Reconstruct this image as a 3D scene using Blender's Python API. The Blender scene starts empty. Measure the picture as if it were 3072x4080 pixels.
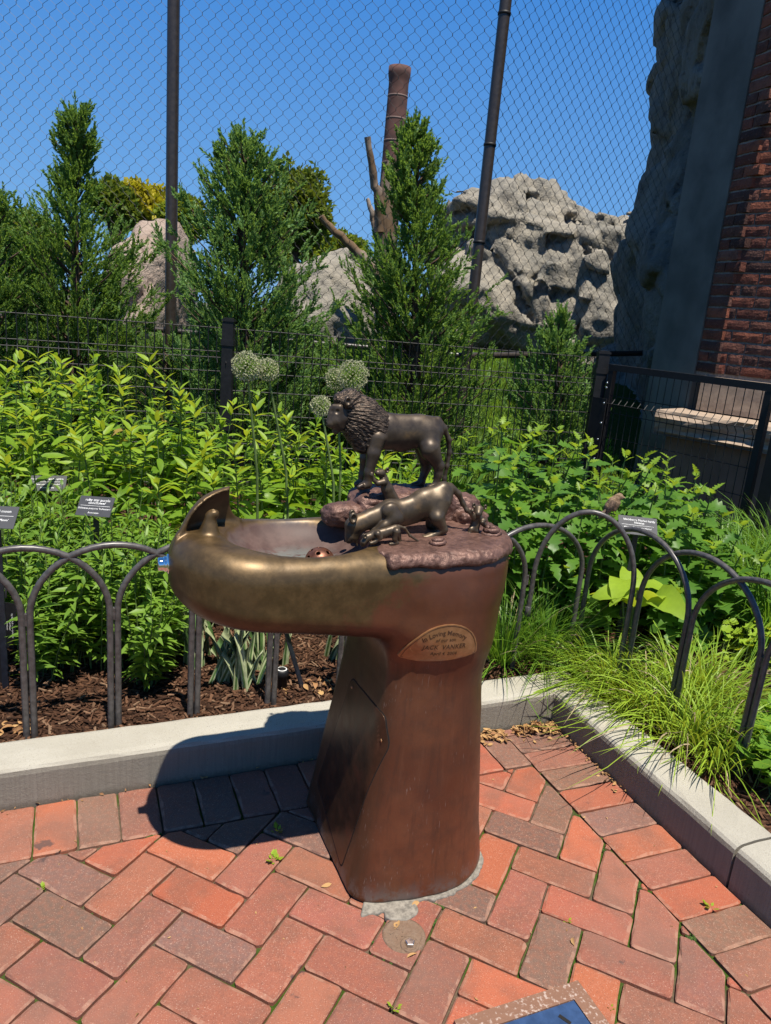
import bpy, math, random
import numpy as np
from math import sin, cos, radians, pi, atan2, sqrt, hypot
from mathutils import Vector, Matrix, Euler
from mathutils.bvhtree import BVHTree

random.seed(7)
RNG = np.random.default_rng(7)
scn = bpy.context.scene
col = scn.collection

# ------------------------------------------------------------------ camera
PITCH, ROLL, CAM_H = radians(14.8), radians(5.0), 1.35
FPX = 2950 / 3072 * 1666            # focal length, photo scaled to 1666 px wide
_f = np.array([0, cos(PITCH), -sin(PITCH)]); _r = np.array([1.0, 0, 0]); _d = np.cross(_f, _r)
_cr, _sr = cos(ROLL), sin(ROLL)
RC = np.array([[_cr, -_sr, 0], [_sr, _cr, 0], [0, 0, 1]]) @ np.array([_r, _d, _f])
EYE = np.array([0, 0, CAM_H])
cd = bpy.data.cameras.new('camera'); cam = bpy.data.objects.new('camera', cd); col.objects.link(cam)
cam.matrix_world = Matrix(((RC[0][0], -RC[1][0], -RC[2][0], 0), (RC[0][1], -RC[1][1], -RC[2][1], 0),
                           (RC[0][2], -RC[1][2], -RC[2][2], CAM_H), (0, 0, 0, 1)))
cd.sensor_fit = 'VERTICAL'; cd.sensor_height = 24.0; cd.lens = 24.0 * 2950 / 4080
cd.clip_start = 0.05; cd.clip_end = 2000
scn.camera = cam

# ------------------------------------------------------------------ light
SUN = np.array([0.151, -0.290, 0.945]); SUN /= np.linalg.norm(SUN)
SUN_EL = math.asin(SUN[2]); SUN_AZ = atan2(SUN[0], SUN[1])
w = bpy.data.worlds.new('World'); scn.world = w; w.use_nodes = True
nt = w.node_tree; bg = nt.nodes['Background']
sky = nt.nodes.new('ShaderNodeTexSky'); sky.sky_type = 'NISHITA'; sky.sun_disc = False
sky.sun_elevation = SUN_EL; sky.sun_rotation = SUN_AZ
sky.air_density = 1.0; sky.dust_density = 0.3; sky.ozone_density = 3.0; sky.altitude = 200
# deep blue midsummer sky: the physical sky, most of it taken over by a plain blue that pales towards the horizon
_tc = nt.nodes.new('ShaderNodeTexCoord'); _sx = nt.nodes.new('ShaderNodeSeparateXYZ'); _rp = nt.nodes.new('ShaderNodeValToRGB'); _mx = nt.nodes.new('ShaderNodeMix'); _sc = nt.nodes.new('ShaderNodeVectorMath')
nt.links.new(_tc.outputs['Generated'], _sx.inputs[0]); nt.links.new(_sx.outputs[2], _rp.inputs[0])
_rp.color_ramp.elements.new(.5)
for _e, (_p, _c) in zip(_rp.color_ramp.elements, ((0.0, (.100, .255, .49, 1)), (.36, (.026, .150, .44, 1)), (1.0, (.018, .075, .21, 1)))): _e.position = _p; _e.color = _c
_sc.operation = 'SCALE'; _sc.inputs['Scale'].default_value = 10.0; nt.links.new(_rp.outputs[0], _sc.inputs[0])
_mx.data_type = 'RGBA'; _mx.inputs[0].default_value = .90; nt.links.new(sky.outputs[0], _mx.inputs[6]); nt.links.new(_sc.outputs[0], _mx.inputs[7])
nt.links.new(_mx.outputs[2], bg.inputs[0]); bg.inputs[1].default_value = 0.1
sd = bpy.data.lights.new('sun', 'SUN'); sd.energy = 5.0; sd.angle = radians(0.53); sd.color = (1.0, 0.935, 0.815)
sun = bpy.data.objects.new('sun', sd); col.objects.link(sun)
sun.rotation_euler = Vector(SUN).to_track_quat('Z', 'Y').to_euler(); sun.location = (3, -6, 20)
vs = scn.view_settings; vs.view_transform = 'Standard'; vs.look = 'None'; vs.exposure = 0.68; vs.gamma = 1.0
vs.use_curve_mapping = False
scn.cycles.max_bounces = 8; scn.cycles.transparent_max_bounces = 8

# ------------------------------------------------------------------ view geometry (photo pixel -> place at a known depth)
def ray(px, py): return RC.T @ np.array([(px - 833) / FPX, (py - 1106) / FPX, 1.0])
def atZ(px, py, z=0.0):
    d = ray(px, py); return EYE + d * ((z - CAM_H) / d[2])
def atY(px, py, Y):
    d = ray(px, py); return EYE + d * (Y / d[1])
def toP(X):
    c = RC @ (np.asarray(X, float) - EYE); return 833 + FPX * c[0] / c[2], 1106 + FPX * c[1] / c[2]
# frame of the drinking fountain: x along its bowl away from the button, y to the back
FA = radians(23.8); AX = np.array([cos(FA), sin(FA), 0]); AY = np.array([-AX[1], AX[0], 0]); M0 = np.array([-.078, 1.648, 0])
def L2W(x, y, z): return M0 + x * AX + y * AY + np.array([0, 0, z])
def LY(px, py, y):
    d = ray(px, py); o = EYE - M0; t = (y - o @ AY) / (d @ AY); q = o + t * d
    return np.array([q @ AX, q @ AY, q[2]]), t
# kerb frame: inner corner, direction along right kerb, outward normal
C0 = np.array([.655, 2.385, 0]); RA = radians(-67.5)
DR = np.array([cos(RA), sin(RA), 0]); NR = np.array([-DR[1], DR[0], 0])

# ------------------------------------------------------------------ object helpers
def link(name, data, parent=None, loc=None):
    o = bpy.data.objects.new(name, data); col.objects.link(o)
    if parent is not None: o.parent = parent
    if loc is not None: o.location = loc
    return o
def tag(o, label=None, cat=None, group=None, kind=None):
    if label: o['label'] = label
    if cat: o['category'] = cat
    if group: o['group'] = group
    if kind: o['kind'] = kind
    return o
def empty(name, loc=(0, 0, 0), rz=0.0, label=None, cat=None, group=None):
    o = bpy.data.objects.new(name, None); col.objects.link(o); o.location = loc; o.rotation_euler = (0, 0, rz)
    o.empty_display_size = .05
    return tag(o, label, cat, group)

class MB:
    """collects triangles and quads and makes one mesh of them"""
    def __init__(s): s.v = []; s.f = []; s.n = 0; s.mi = []
    def add(s, v, f, mi=0):
        v = np.asarray(v, np.float32).reshape(-1, 3); f = np.asarray(f, np.int64)
        s.v.append(v); s.f.append(f + s.n); s.n += len(v); s.mi.append(mi)
    def box(s, c, size, rot=None, mi=0):
        x, y, z = np.asarray(size, float) / 2
        v = np.array([[-x, -y, -z], [x, -y, -z], [x, y, -z], [-x, y, -z], [-x, -y, z], [x, -y, z], [x, y, z], [-x, y, z]])
        if rot is not None: v = v @ np.asarray(rot).T
        s.add(v + np.asarray(c, float), [[0, 3, 2, 1], [4, 5, 6, 7], [0, 1, 5, 4], [1, 2, 6, 5], [2, 3, 7, 6], [3, 0, 4, 7]], mi)
    def tube(s, pts, r, n=8, mi=0, cap=True):
        P = np.asarray(pts, float); m = len(P); r = np.broadcast_to(np.asarray(r, float), (m,))
        T = np.gradient(P, axis=0); T /= np.linalg.norm(T, axis=1)[:, None] + 1e-12
        u = np.cross(T[0], [0, 0, 1.0]);
        if np.linalg.norm(u) < 1e-3: u = np.cross(T[0], [1.0, 0, 0])
        u /= np.linalg.norm(u); V = []; a = np.arange(n) * 2 * pi / n
        for i in range(m):
            u = u - T[i] * (u @ T[i]); u /= np.linalg.norm(u) + 1e-12; b = np.cross(T[i], u)
            V.append(P[i] + r[i] * (np.cos(a)[:, None] * u + np.sin(a)[:, None] * b))
        V = np.concatenate(V); i = np.arange(m - 1)[:, None] * n; k = np.arange(n)[None]; k2 = (k + 1) % n
        F = np.stack([i + k, i + k2, i + n + k2, i + n + k], -1).reshape(-1, 4); s.add(V, F, mi)
        if cap:
            for e, ring in ((0, V[:n][::-1]), (1, V[-n:])):
                c = ring.mean(0); vv = np.vstack([ring, c]); s.add(vv, [[j, (j + 1) % n, n] for j in range(n)], mi)
    def lathe(s, prof, n=24, c=(0, 0, 0), mi=0):
        prof = np.asarray(prof, float); a = np.arange(n) * 2 * pi / n; m = len(prof)
        V = np.stack([prof[:, 0][:, None] * np.cos(a), prof[:, 0][:, None] * np.sin(a), np.repeat(prof[:, 1][:, None], n, 1)], -1).reshape(-1, 3)
        i = np.arange(m - 1)[:, None] * n; k = np.arange(n)[None]; k2 = (k + 1) % n
        s.add(V + np.asarray(c, float), np.stack([i + k, i + k2, i + n + k2, i + n + k], -1).reshape(-1, 4), mi)
    def mesh(s, name, mats, smooth=False):
        me = bpy.data.meshes.new(name); V = np.concatenate(s.v) if s.v else np.zeros((0, 3), np.float32)
        me.vertices.add(len(V)); me.vertices.foreach_set('co', V.astype(np.float32).ravel())
        loops = np.concatenate([f.ravel() for f in s.f]); tot = np.concatenate([np.full(len(f), f.shape[1]) for f in s.f])
        me.loops.add(len(loops)); me.loops.foreach_set('vertex_index', loops.astype(np.int32))
        st = np.concatenate([[0], np.cumsum(tot)[:-1]]); me.polygons.add(len(tot))
        me.polygons.foreach_set('loop_start', st.astype(np.int32)); me.polygons.foreach_set('loop_total', tot.astype(np.int32))
        mi = np.concatenate([np.full(len(f), k) for f, k in zip(s.f, s.mi)])
        for m in (mats if isinstance(mats, (list, tuple)) else [mats]): me.materials.append(m)
        me.polygons.foreach_set('material_index', mi.astype(np.int32))
        me.polygons.foreach_set('use_smooth', np.full(len(tot), bool(smooth)))
        me.update(calc_edges=True); me.validate(); return me
    def build(s, name, mats, parent=None, smooth=False, loc=None):
        return link(name, s.mesh(name, mats, smooth), parent, loc)

def roty(a): c, s_ = cos(a), sin(a); return np.array([[c, 0, s_], [0, 1, 0], [-s_, 0, c]])
def rotz(a): c, s_ = cos(a), sin(a); return np.array([[c, -s_, 0], [s_, c, 0], [0, 0, 1]])
def rotx(a): c, s_ = cos(a), sin(a); return np.array([[1, 0, 0], [0, c, -s_], [0, s_, c]])

# ------------------------------------------------------------------ noise and distance fields
def _h(i, j, k, s):
    i = i.astype(np.uint32); j = j.astype(np.uint32); k = k.astype(np.uint32)
    n = i * np.uint32(374761393) + j * np.uint32(668265263) + k * np.uint32(2147483647) + np.uint32(s * 97531 + 12345)
    n = (n ^ (n >> np.uint32(13))) * np.uint32(1274126177); n = n ^ (n >> np.uint32(16))
    return (n & np.uint32(0xffff)).astype(np.float32) / 65535.0
def vnoise(x, y, z, s=0):
    with np.errstate(over='ignore'):
        i, j, k = np.floor(x).astype(np.int64), np.floor(y).astype(np.int64), np.floor(z).astype(np.int64)
        fx, fy, fz = (x - i).astype(np.float32), (y - j).astype(np.float32), (z - k).astype(np.float32)
        fx, fy, fz = [t * t * (3 - 2 * t) for t in (fx, fy, fz)]
        g = lambda a, b, c: _h(i + a, j + b, k + c, s)
        x00 = g(0, 0, 0) * (1 - fx) + g(1, 0, 0) * fx; x10 = g(0, 1, 0) * (1 - fx) + g(1, 1, 0) * fx
        x01 = g(0, 0, 1) * (1 - fx) + g(1, 0, 1) * fx; x11 = g(0, 1, 1) * (1 - fx) + g(1, 1, 1) * fx
        return ((x00 * (1 - fy) + x10 * fy) * (1 - fz) + (x01 * (1 - fy) + x11 * fy) * fz) * 2 - 1
def fbm(x, y, z, s=0, o=4):
    t = 0; a = 1.0; q = 1.0
    for k in range(o): t = t + a * vnoise(x * q, y * q, z * q, s + k); a *= .5; q *= 2.03
    return t
def ridged(x, y, z, s=0, o=3):
    t = 0; a = 1.0; q = 1.0
    for k in range(o): t = t + a * (1 - 2 * np.abs(vnoise(x * q, y * q, z * q, s + k))); a *= .5; q *= 2.1
    return t
def facets(x, y, z, s=0):
    """broken-rock pattern: per cell a random step and slope, and the distance to the nearest crack"""
    with np.errstate(over='ignore'):
        i, j, k = np.floor(x).astype(np.int64), np.floor(y).astype(np.int64), np.floor(z).astype(np.int64); f1 = np.full(x.shape, 9.0, np.float32); f2 = f1.copy(); val = np.zeros(x.shape, np.float32)
        for a in (-1, 0, 1):
            for b in (-1, 0, 1):
                for c in (-1, 0, 1):
                    ci, cj, ck = i + a, j + b, k + c; dx = ci + _h(ci, cj, ck, s) - x; dy = cj + _h(ci, cj, ck, s + 1) - y; dz = ck + _h(ci, cj, ck, s + 2) - z; d = np.sqrt(dx * dx + dy * dy + dz * dz).astype(np.float32)
                    v = (_h(ci, cj, ck, s + 3) - .5) + 1.3 * ((_h(ci, cj, ck, s + 4) - .5) * dx + (_h(ci, cj, ck, s + 5) - .5) * dy + (_h(ci, cj, ck, s + 6) - .5) * dz)
                    near = d < f1; f2 = np.where(near, f1, np.minimum(f2, d)); val = np.where(near, v, val); f1 = np.where(near, d, f1)
    return val.astype(np.float32), f2 - f1
def smin(a, b, k):
    h = np.clip(.5 + .5 * (b - a) / k, 0, 1); return b + (a - b) * h - k * h * (1 - h)
def smax(a, b, k): return -smin(-a, -b, k)
def cone_seg(p, a, b, r1, r2):
    a = np.asarray(a, np.float32); b = np.asarray(b, np.float32); ba = b - a; L = float(ba @ ba) + 1e-12
    q = [p[i] - a[i] for i in range(3)]; t = np.clip((q[0] * ba[0] + q[1] * ba[1] + q[2] * ba[2]) / L, 0, 1)
    return np.sqrt((q[0] - ba[0] * t) ** 2 + (q[1] - ba[1] * t) ** 2 + (q[2] - ba[2] * t) ** 2) - (r1 + (r2 - r1) * t)
def ellips(p, c, r):
    q = [(p[i] - c[i]) / r[i] for i in range(3)]; k = np.sqrt(q[0] ** 2 + q[1] ** 2 + q[2] ** 2)
    return (k - 1) * min(r)

def surfnet(f, lo, hi, h, B=16, slack=1.6, project=2):
    """surface of the field f (negative inside) as vertices and quads"""
    lo = np.asarray(lo, float); n = (np.ceil((np.asarray(hi, float) - lo) / h).astype(int) + 1)
    V = np.full(n, 1e3, np.float32); ax = [(lo[i] + h * np.arange(n[i])).astype(np.float32) for i in range(3)]
    nb = [list(range(0, n[i], B)) for i in range(3)]; cs = np.array([[a, b, c] for a in nb[0] for b in nb[1] for c in nb[2]])
    ctr = lo + h * (cs + np.minimum(B, n - cs) / 2.0); dc = f(*(ctr[:, i].astype(np.float32) for i in range(3)))
    R = h * B * .87 * slack
    for (a, b, c), d in zip(cs, dc):
        sl = (slice(a, min(a + B + 1, n[0])), slice(b, min(b + B + 1, n[1])), slice(c, min(c + B + 1, n[2])))
        if abs(d) > R:
            if d < 0: V[sl] = -1e3
            continue
        g = np.meshgrid(ax[0][sl[0]], ax[1][sl[1]], ax[2][sl[2]], indexing='ij'); V[sl] = f(*g)
    I = V < 0; C = np.zeros(n - 1, np.int8)
    for a in (0, 1):
        for b in (0, 1):
            for c in (0, 1): C += I[a:n[0] - 1 + a, b:n[1] - 1 + b, c:n[2] - 1 + c]
    act = (C > 0) & (C < 8); ix = np.argwhere(act); N = len(ix); idx = np.full(n - 1, -1, np.int64); idx[act] = np.arange(N)
    cv = {(a, b, c): V[ix[:, 0] + a, ix[:, 1] + b, ix[:, 2] + c] for a in (0, 1) for b in (0, 1) for c in (0, 1)}
    S = np.zeros((N, 3)); W = np.zeros(N)
    for ax_ in range(3):
        o1, o2 = [t for t in range(3) if t != ax_]
        for b in (0, 1):
            for c in (0, 1):
                k0 = [0, 0, 0]; k0[o1] = b; k0[o2] = c; k1 = list(k0); k1[ax_] = 1
                v0, v1 = cv[tuple(k0)], cv[tuple(k1)]; m = (v0 < 0) != (v1 < 0)
                t = np.where(m, v0 / np.where(m, v0 - v1, 1), 0); pt = np.array(k0, float)[None].repeat(N, 0); pt[:, ax_] = t
                S[m] += pt[m]; W[m] += 1
    P = lo + h * (ix + S / W[:, None]); F = []
    for ax_ in range(3):
        o1, o2 = [(1, 2), (2, 0), (0, 1)][ax_]
        s0 = [slice(1, n[i] - 1) for i in range(3)]; s1 = list(s0); s0[ax_] = slice(0, n[ax_] - 1); s1[ax_] = slice(1, n[ax_])
        a, b = I[tuple(s0)], I[tuple(s1)]
        for flip, m in ((False, a & ~b), (True, ~a & b)):
            e = np.argwhere(m)
            if not len(e): continue
            off = np.array([1, 1, 1]); off[ax_] = 0; e = e + off
            def g(d1, d2):
                q = e.copy(); q[:, o1] -= d1; q[:, o2] -= d2; return idx[q[:, 0], q[:, 1], q[:, 2]]
            Q = np.stack([g(1, 1), g(0, 1), g(0, 0), g(1, 0)], 1)
            F.append(Q[:, ::-1] if flip else Q)
    F = np.concatenate(F); F = F[(F >= 0).all(1)]
    for _ in range(project):
        x, y, z = (P[:, i].astype(np.float32) for i in range(3)); e = h * .5; d = f(x, y, z)
        G = np.stack([f(x + e, y, z) - f(x - e, y, z), f(x, y + e, z) - f(x, y - e, z), f(x, y, z + e) - f(x, y, z - e)], 1) / (2 * e)
        st = (d / np.maximum((G ** 2).sum(1), .05))[:, None] * G; l = np.linalg.norm(st, axis=1)[:, None]
        P = P - st * np.minimum(1, .6 * h / np.maximum(l, 1e-9))
    return P, F
def net_obj(name, f, lo, hi, h, mat, parent=None, smooth=True, **k):
    P, F = surfnet(f, lo, hi, h, **k); b = MB(); b.add(P, F); return b.build(name, mat, parent, smooth)

# ------------------------------------------------------------------ materials
class G:
    def __init__(s, name):
        s.m = bpy.data.materials.new(name); s.m.use_nodes = True; s.t = s.m.node_tree; s.b = s.t.nodes['Principled BSDF']; s.out = s.t.nodes['Material Output']
    def n(s, typ, ins=None, **props):
        q = s.t.nodes.new('ShaderNode' + typ)
        for k, v in props.items(): setattr(q, k, v)
        for k, v in (ins or {}).items(): s.set(q.inputs[k], v)
        return q
    def set(s, sock, v):
        if isinstance(v, bpy.types.NodeSocket): s.t.links.new(v, sock)
        elif isinstance(v, (tuple, list)) and len(v) == 3 and sock.type == 'RGBA': sock.default_value = (*v, 1)
        else: sock.default_value = v
    def co(s, kind='Object'): return s.n('TexCoord').outputs[kind]
    def world(s): return s.n('NewGeometry').outputs['Position']
    def noise(s, vec, scale, detail=4, rough=.55, dist=0.0):
        return s.n('TexNoise', {'Vector': vec, 'Scale': scale, 'Detail': detail, 'Roughness': rough, 'Distortion': dist}).outputs['Fac']
    def voro(s, vec, scale, out='Distance', feature='F1'): return s.n('TexVoronoi', {'Vector': vec, 'Scale': scale}, feature=feature).outputs[out]
    def ramp(s, fac, stops, interp='LINEAR'):
        q = s.n('ValToRGB', {'Fac': fac}); r = q.color_ramp; r.interpolation = interp
        while len(r.elements) < len(stops): r.elements.new(.5)
        for e, (p, c) in zip(r.elements, stops): e.position = p; e.color = (*c, 1) if isinstance(c, tuple) else (c, c, c, 1)
        return q.outputs['Color']
    def mix(s, f, a, b, mode='MIX'):
        q = s.n('Mix', data_type='RGBA', blend_type=mode); s.set(q.inputs[0], f); s.set(q.inputs[6], a); s.set(q.inputs[7], b); return q.outputs[2]
    def math(s, op, a, b=0.0, clamp=False):
        q = s.n('Math', operation=op, use_clamp=clamp); s.set(q.inputs[0], a); s.set(q.inputs[1], b); return q.outputs[0]
    def mapv(s, vec, scale=(1, 1, 1), rot=(0, 0, 0)):
        return s.n('Mapping', {'Vector': vec, 'Scale': scale, 'Rotation': rot}).outputs[0]
    def xyz(s, vec): return s.n('SeparateXYZ', {0: vec}).outputs
    def range(s, v, a, b, c=0.0, d=1.0):
        return s.n('MapRange', {0: v, 1: a, 2: b, 3: c, 4: d}, interpolation_type='SMOOTHSTEP').outputs[0]
    def rnd(s): return s.n('ObjectInfo').outputs['Random']
    def ocol(s): return s.n('ObjectInfo').outputs['Color']
    def bump(s, h, strength=.3, dist=.01, normal=None):
        ins = {'Height': h, 'Strength': strength, 'Distance': dist}
        if normal is not None: ins['Normal'] = normal
        return s.n('Bump', ins).outputs[0]
    def fin(s, color=None, rough=None, metal=None, normal=None, spec=None, coat=None):
        for k, v in (('Base Color', color), ('Roughness', rough), ('Metallic', metal), ('Normal', normal), ('Specular IOR Level', spec), ('Coat Weight', coat)):
            if v is not None: s.set(s.b.inputs[k], v)
        return s.m
def leafmat(name, c1, c2, trans=.35, gloss=.35, spec=.4, island=False, tcol=None, big=2.2):
    """leaf: two greens picked per leaf, light shining through"""
    g = G(name); c1 = tuple(min(.62, t * 1.5) for t in c1); c2 = tuple(min(.5, t * 1.4) for t in c2)
    r = g.n('NewGeometry').outputs['Random Per Island'] if island else g.rnd()
    c = g.mix(r, c1, c2); n = g.noise(g.world(), big, 2)
    c = g.mix(g.range(n, .35, .65), c, g.mix(.5, c, c1)); n2 = g.noise(g.world(), 60, 3)
    c = g.mix(g.math('MULTIPLY', n2, .5), c, tuple(t * .55 for t in c2))
    g.set(g.b.inputs['Base Color'], c); g.b.inputs['Roughness'].default_value = gloss + .08; g.b.inputs['Specular IOR Level'].default_value = spec * .7
    g.set(g.b.inputs['Normal'], g.bump(n2, .15, .004))
    tb = g.n('BsdfTranslucent', {'Color': g.mix(.5, c, tcol or tuple(min(1, t * 2.2) for t in (c1[0] * 1.15, c1[1], c1[2] * .5)))})
    mx = g.n('MixShader'); g.set(mx.inputs[0], trans); g.t.links.new(g.b.outputs[0], mx.inputs[1]); g.t.links.new(tb.outputs[0], mx.inputs[2])
    g.t.links.new(mx.outputs[0], g.out.inputs[0]); return g.m
def plain(name, c, rough=.5, metal=0.0, spec=.5, nscale=40, namp=.25, bump=.05):
    g = G(name); v = g.world(); n = g.noise(v, nscale, 4)
    k = g.mix(g.range(n, .3, .7), tuple(t * (1 - namp) for t in c), tuple(min(1, t * (1 + namp)) for t in c))
    return g.fin(k, g.math('ADD', g.math('MULTIPLY', n, .2), rough - .1), metal, g.bump(n, bump, .004), spec)

# ================================================================== MATERIALS OF THE SETTING
def brick_mat(name='paver_clay', edge=0.0):
    g = G(name); v = g.world(); oc = g.co()
    c = g.ocol(); n1 = g.noise(v, 9, 5); n2 = g.noise(v, 75, 4); n3 = g.noise(v, 420, 2)
    c = g.mix(g.range(n1, .42, .68), c, g.mix(.55, c, (.17, .085, .06)))
    c = g.mix(g.math('MULTIPLY', g.range(n2, .35, .75), .5), c, g.mix(.5, c, (.46, .14, .07)))
    c = g.mix(g.math('MULTIPLY', g.range(n3, .61, .70), .6), c, (.62, .42, .32))
    c = g.mix(g.math('MULTIPLY', g.range(n3, .40, .31), .5), c, (.09, .045, .035))
    st = g.noise(v, 5.5, 2, .4); st2 = g.noise(v, 24, 3)
    c = g.mix(g.math('MULTIPLY', g.range(g.math('ADD', g.math('MULTIPLY', st, .6), g.math('MULTIPLY', st2, .4)), .645, .685), .8), c, (.05, .04, .042))
    c = g.mix(g.math('MULTIPLY', g.range(g.noise(v, 14, 5, .7), .64, .74), .35), c, (.55, .40, .33))
    c = g.mix(g.math('MULTIPLY', g.range(g.noise(v, 2.2, 4), .48, .68), .40), c, (.23, .135, .105))
    if edge: c = g.mix(g.math('MULTIPLY', g.range(g.noise(v, 38, 4), .40, .60), edge), c, (.46, .27, .19))
    h = g.math('ADD', g.math('MULTIPLY', n2, .6), g.math('MULTIPLY', n3, .4))
    return g.fin(c, .86, 0, g.bump(h, .45, .003), .25)
def joint_mat():
    g = G('joint_sand'); v = g.world(); n = g.noise(v, 3.2, 4); n2 = g.noise(v, 130, 3)
    c = g.mix(n2, (.05, .038, .028), (.19, .135, .09))
    c = g.mix(g.range(n, .43, .54), c, g.mix(n2, (.02, .035, .008), (.07, .13, .015)))
    return g.fin(c, .95, 0, g.bump(n2, .8, .006), .1)
def concrete_mat():
    g = G('kerb_concrete'); v = g.world(); n1 = g.noise(v, 3, 5); n2 = g.noise(v, 90, 4); n3 = g.noise(v, 600, 2)
    c = g.mix(g.range(n1, .3, .7), (.44, .405, .335), (.53, .495, .42))
    c = g.mix(g.math('MULTIPLY', g.range(n3, .56, .70), .6), c, (.17, .15, .12)); c = g.mix(g.math('MULTIPLY', g.range(n3, .42, .3), .3), c, (.62, .61, .58))
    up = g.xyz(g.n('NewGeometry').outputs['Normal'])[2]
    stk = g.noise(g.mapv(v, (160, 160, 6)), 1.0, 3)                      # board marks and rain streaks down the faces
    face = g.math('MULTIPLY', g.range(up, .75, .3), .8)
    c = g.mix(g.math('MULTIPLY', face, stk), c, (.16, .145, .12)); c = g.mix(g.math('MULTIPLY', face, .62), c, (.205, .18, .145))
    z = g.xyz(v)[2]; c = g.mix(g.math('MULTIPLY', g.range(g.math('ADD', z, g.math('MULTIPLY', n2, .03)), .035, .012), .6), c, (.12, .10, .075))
    pit = g.voro(v, 85); c = g.mix(g.math('MULTIPLY', g.range(pit, .13, .07), g.range(n1, .5, .62)), c, (.08, .07, .06))
    h = g.math('ADD', g.math('MULTIPLY', n2, .5), g.math('MULTIPLY', n3, .7))
    return g.fin(c, .9, 0, g.bump(h, .8, .004), .2)
def mulch_mat(name='mulch_earth'):
    g = G(name); v = g.world(); n = g.noise(v, 55, 5, .7); n2 = g.noise(g.mapv(v, (30, 110, 60), (0, 0, .6)), 1, 4)
    c = g.ramp(n, [(.3, (.012, .007, .005)), (.5, (.05, .024, .015)), (.7, (.15, .075, .045))])
    c = g.mix(g.range(n2, .5, .7), c, (.17, .085, .05))
    return g.fin(c, .95, 0, g.bump(n, .9, .02), .1)
def lawn_mat():
    g = G('lawn_green'); v = g.world(); n = g.noise(v, 2, 4); n2 = g.noise(v, 90, 3)
    return g.fin(g.mix(n2, g.mix(n, (.03, .07, .008), (.09, .15, .02)), (.02, .04, .006)), .9, 0, g.bump(n2, .8, .03), .1)
M = {}
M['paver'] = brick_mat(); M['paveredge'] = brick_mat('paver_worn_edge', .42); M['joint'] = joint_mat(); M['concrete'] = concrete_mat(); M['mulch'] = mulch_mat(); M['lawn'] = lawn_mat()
M['earth'] = plain('far_earth', (.10, .09, .05), .95, nscale=.5)

# ================================================================== GROUND
b = MB(); b.add([[-400, -400, -.12], [400, -400, -.12], [400, 400, -.12], [-400, 400, -.12]], [[0, 1, 2, 3]])
tag(b.build('ground', M['earth']), kind='structure')

def clip(poly, p0, nrm):
    """keep the part of a convex polygon where (p - p0) . nrm <= 0"""
    out = []; d = [(p - p0) @ nrm for p in poly]
    for i in range(len(poly)):
        j = (i + 1) % len(poly)
        if d[i] <= 0: out.append(poly[i])
        if (d[i] < 0) != (d[j] < 0): out.append(poly[i] + (poly[j] - poly[i]) * (d[i] / (d[i] - d[j])))
    res = []
    for p in out:
        if not res or np.linalg.norm(p - res[-1]) > 1e-4: res.append(p)
    return res
def area(P): return .5 * sum(P[i][0] * P[(i + 1) % len(P)][1] - P[(i + 1) % len(P)][0] * P[i][1] for i in range(len(P)))
def inset_poly(P, t):
    n = len(P); L = []
    for i in range(n):
        e = P[(i + 1) % n] - P[i]; e = e / (np.linalg.norm(e) + 1e-12); L.append((P[i], np.array([e[1], -e[0]])))
    Q = list(P)
    for p0, nr in L: Q = clip(Q, p0 - nr * t, nr) if len(Q) > 2 else Q
    return Q
def slab(P, rnd_r=.007, top=0.0, bottom=-.045, cham=.0045, wob=.0008, seed=0):
    """a paving piece of convex outline P (2-d): rounded corners, worn upper edge"""
    rg = np.random.default_rng(seed); n = len(P); pts = []
    for i in range(n):
        p, a, c = P[i], P[i - 1], P[(i + 1) % n]
        la, lc = np.linalg.norm(a - p), np.linalg.norm(c - p); r = min(rnd_r * rg.uniform(.5, 1.8), la * .35, lc * .35)
        q0, q1 = p + (a - p) / la * r, p + (c - p) / lc * r
        for t in (0, .5, 1): pts.append((1 - t) ** 2 * q0 + 2 * t * (1 - t) * p + t * t * q1)
        k = max(1, int(np.linalg.norm(c - p) / .035))
        q2 = c + (p - c) / lc * min(rnd_r, lc * .35)
        for s in range(1, k): pts.append(q1 + (q2 - q1) * s / k)
    pts = np.array(pts) + rg.normal(0, wob, (len(pts), 2)); c = pts.mean(0); m = len(pts)
    d = c - pts; l = np.linalg.norm(d, axis=1)[:, None]
    inn = pts + d / l * np.minimum(cham * 1.35 * rg.uniform(.6, 1.7, (m, 1)), l * .3)
    z = lambda a: np.full((m, 1), a)
    V = np.vstack([np.hstack([inn, z(top) + rg.normal(0, .0003, (m, 1))]), np.hstack([pts, z(top - cham * .8)]), np.hstack([pts, z(bottom)]), [[c[0], c[1], top]]])
    k = np.arange(m); k2 = (k + 1) % m; mb = MB()
    mb.add(V, np.stack([k + m, k2 + m, k2, k], 1), 1); mb.f.append(np.stack([k + 2 * m, k2 + 2 * m, k2 + m, k + m], 1)); mb.mi.append(0)
    mb.f.append(np.stack([k, k2, np.full(m, 3 * m)], 1)); mb.mi.append(0)
    return mb

b = MB(); b.add([[-3.2, -1.2, -.012], [2.6, -1.2, -.012], [2.6, 2.6, -.012], [-3.2, 2.6, -.012]], [[0, 1, 2, 3]])
PAVE = tag(b.build('pavement', M['joint']), 'red clay paving in herringbone with a border course along the kerb', kind='structure')

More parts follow.
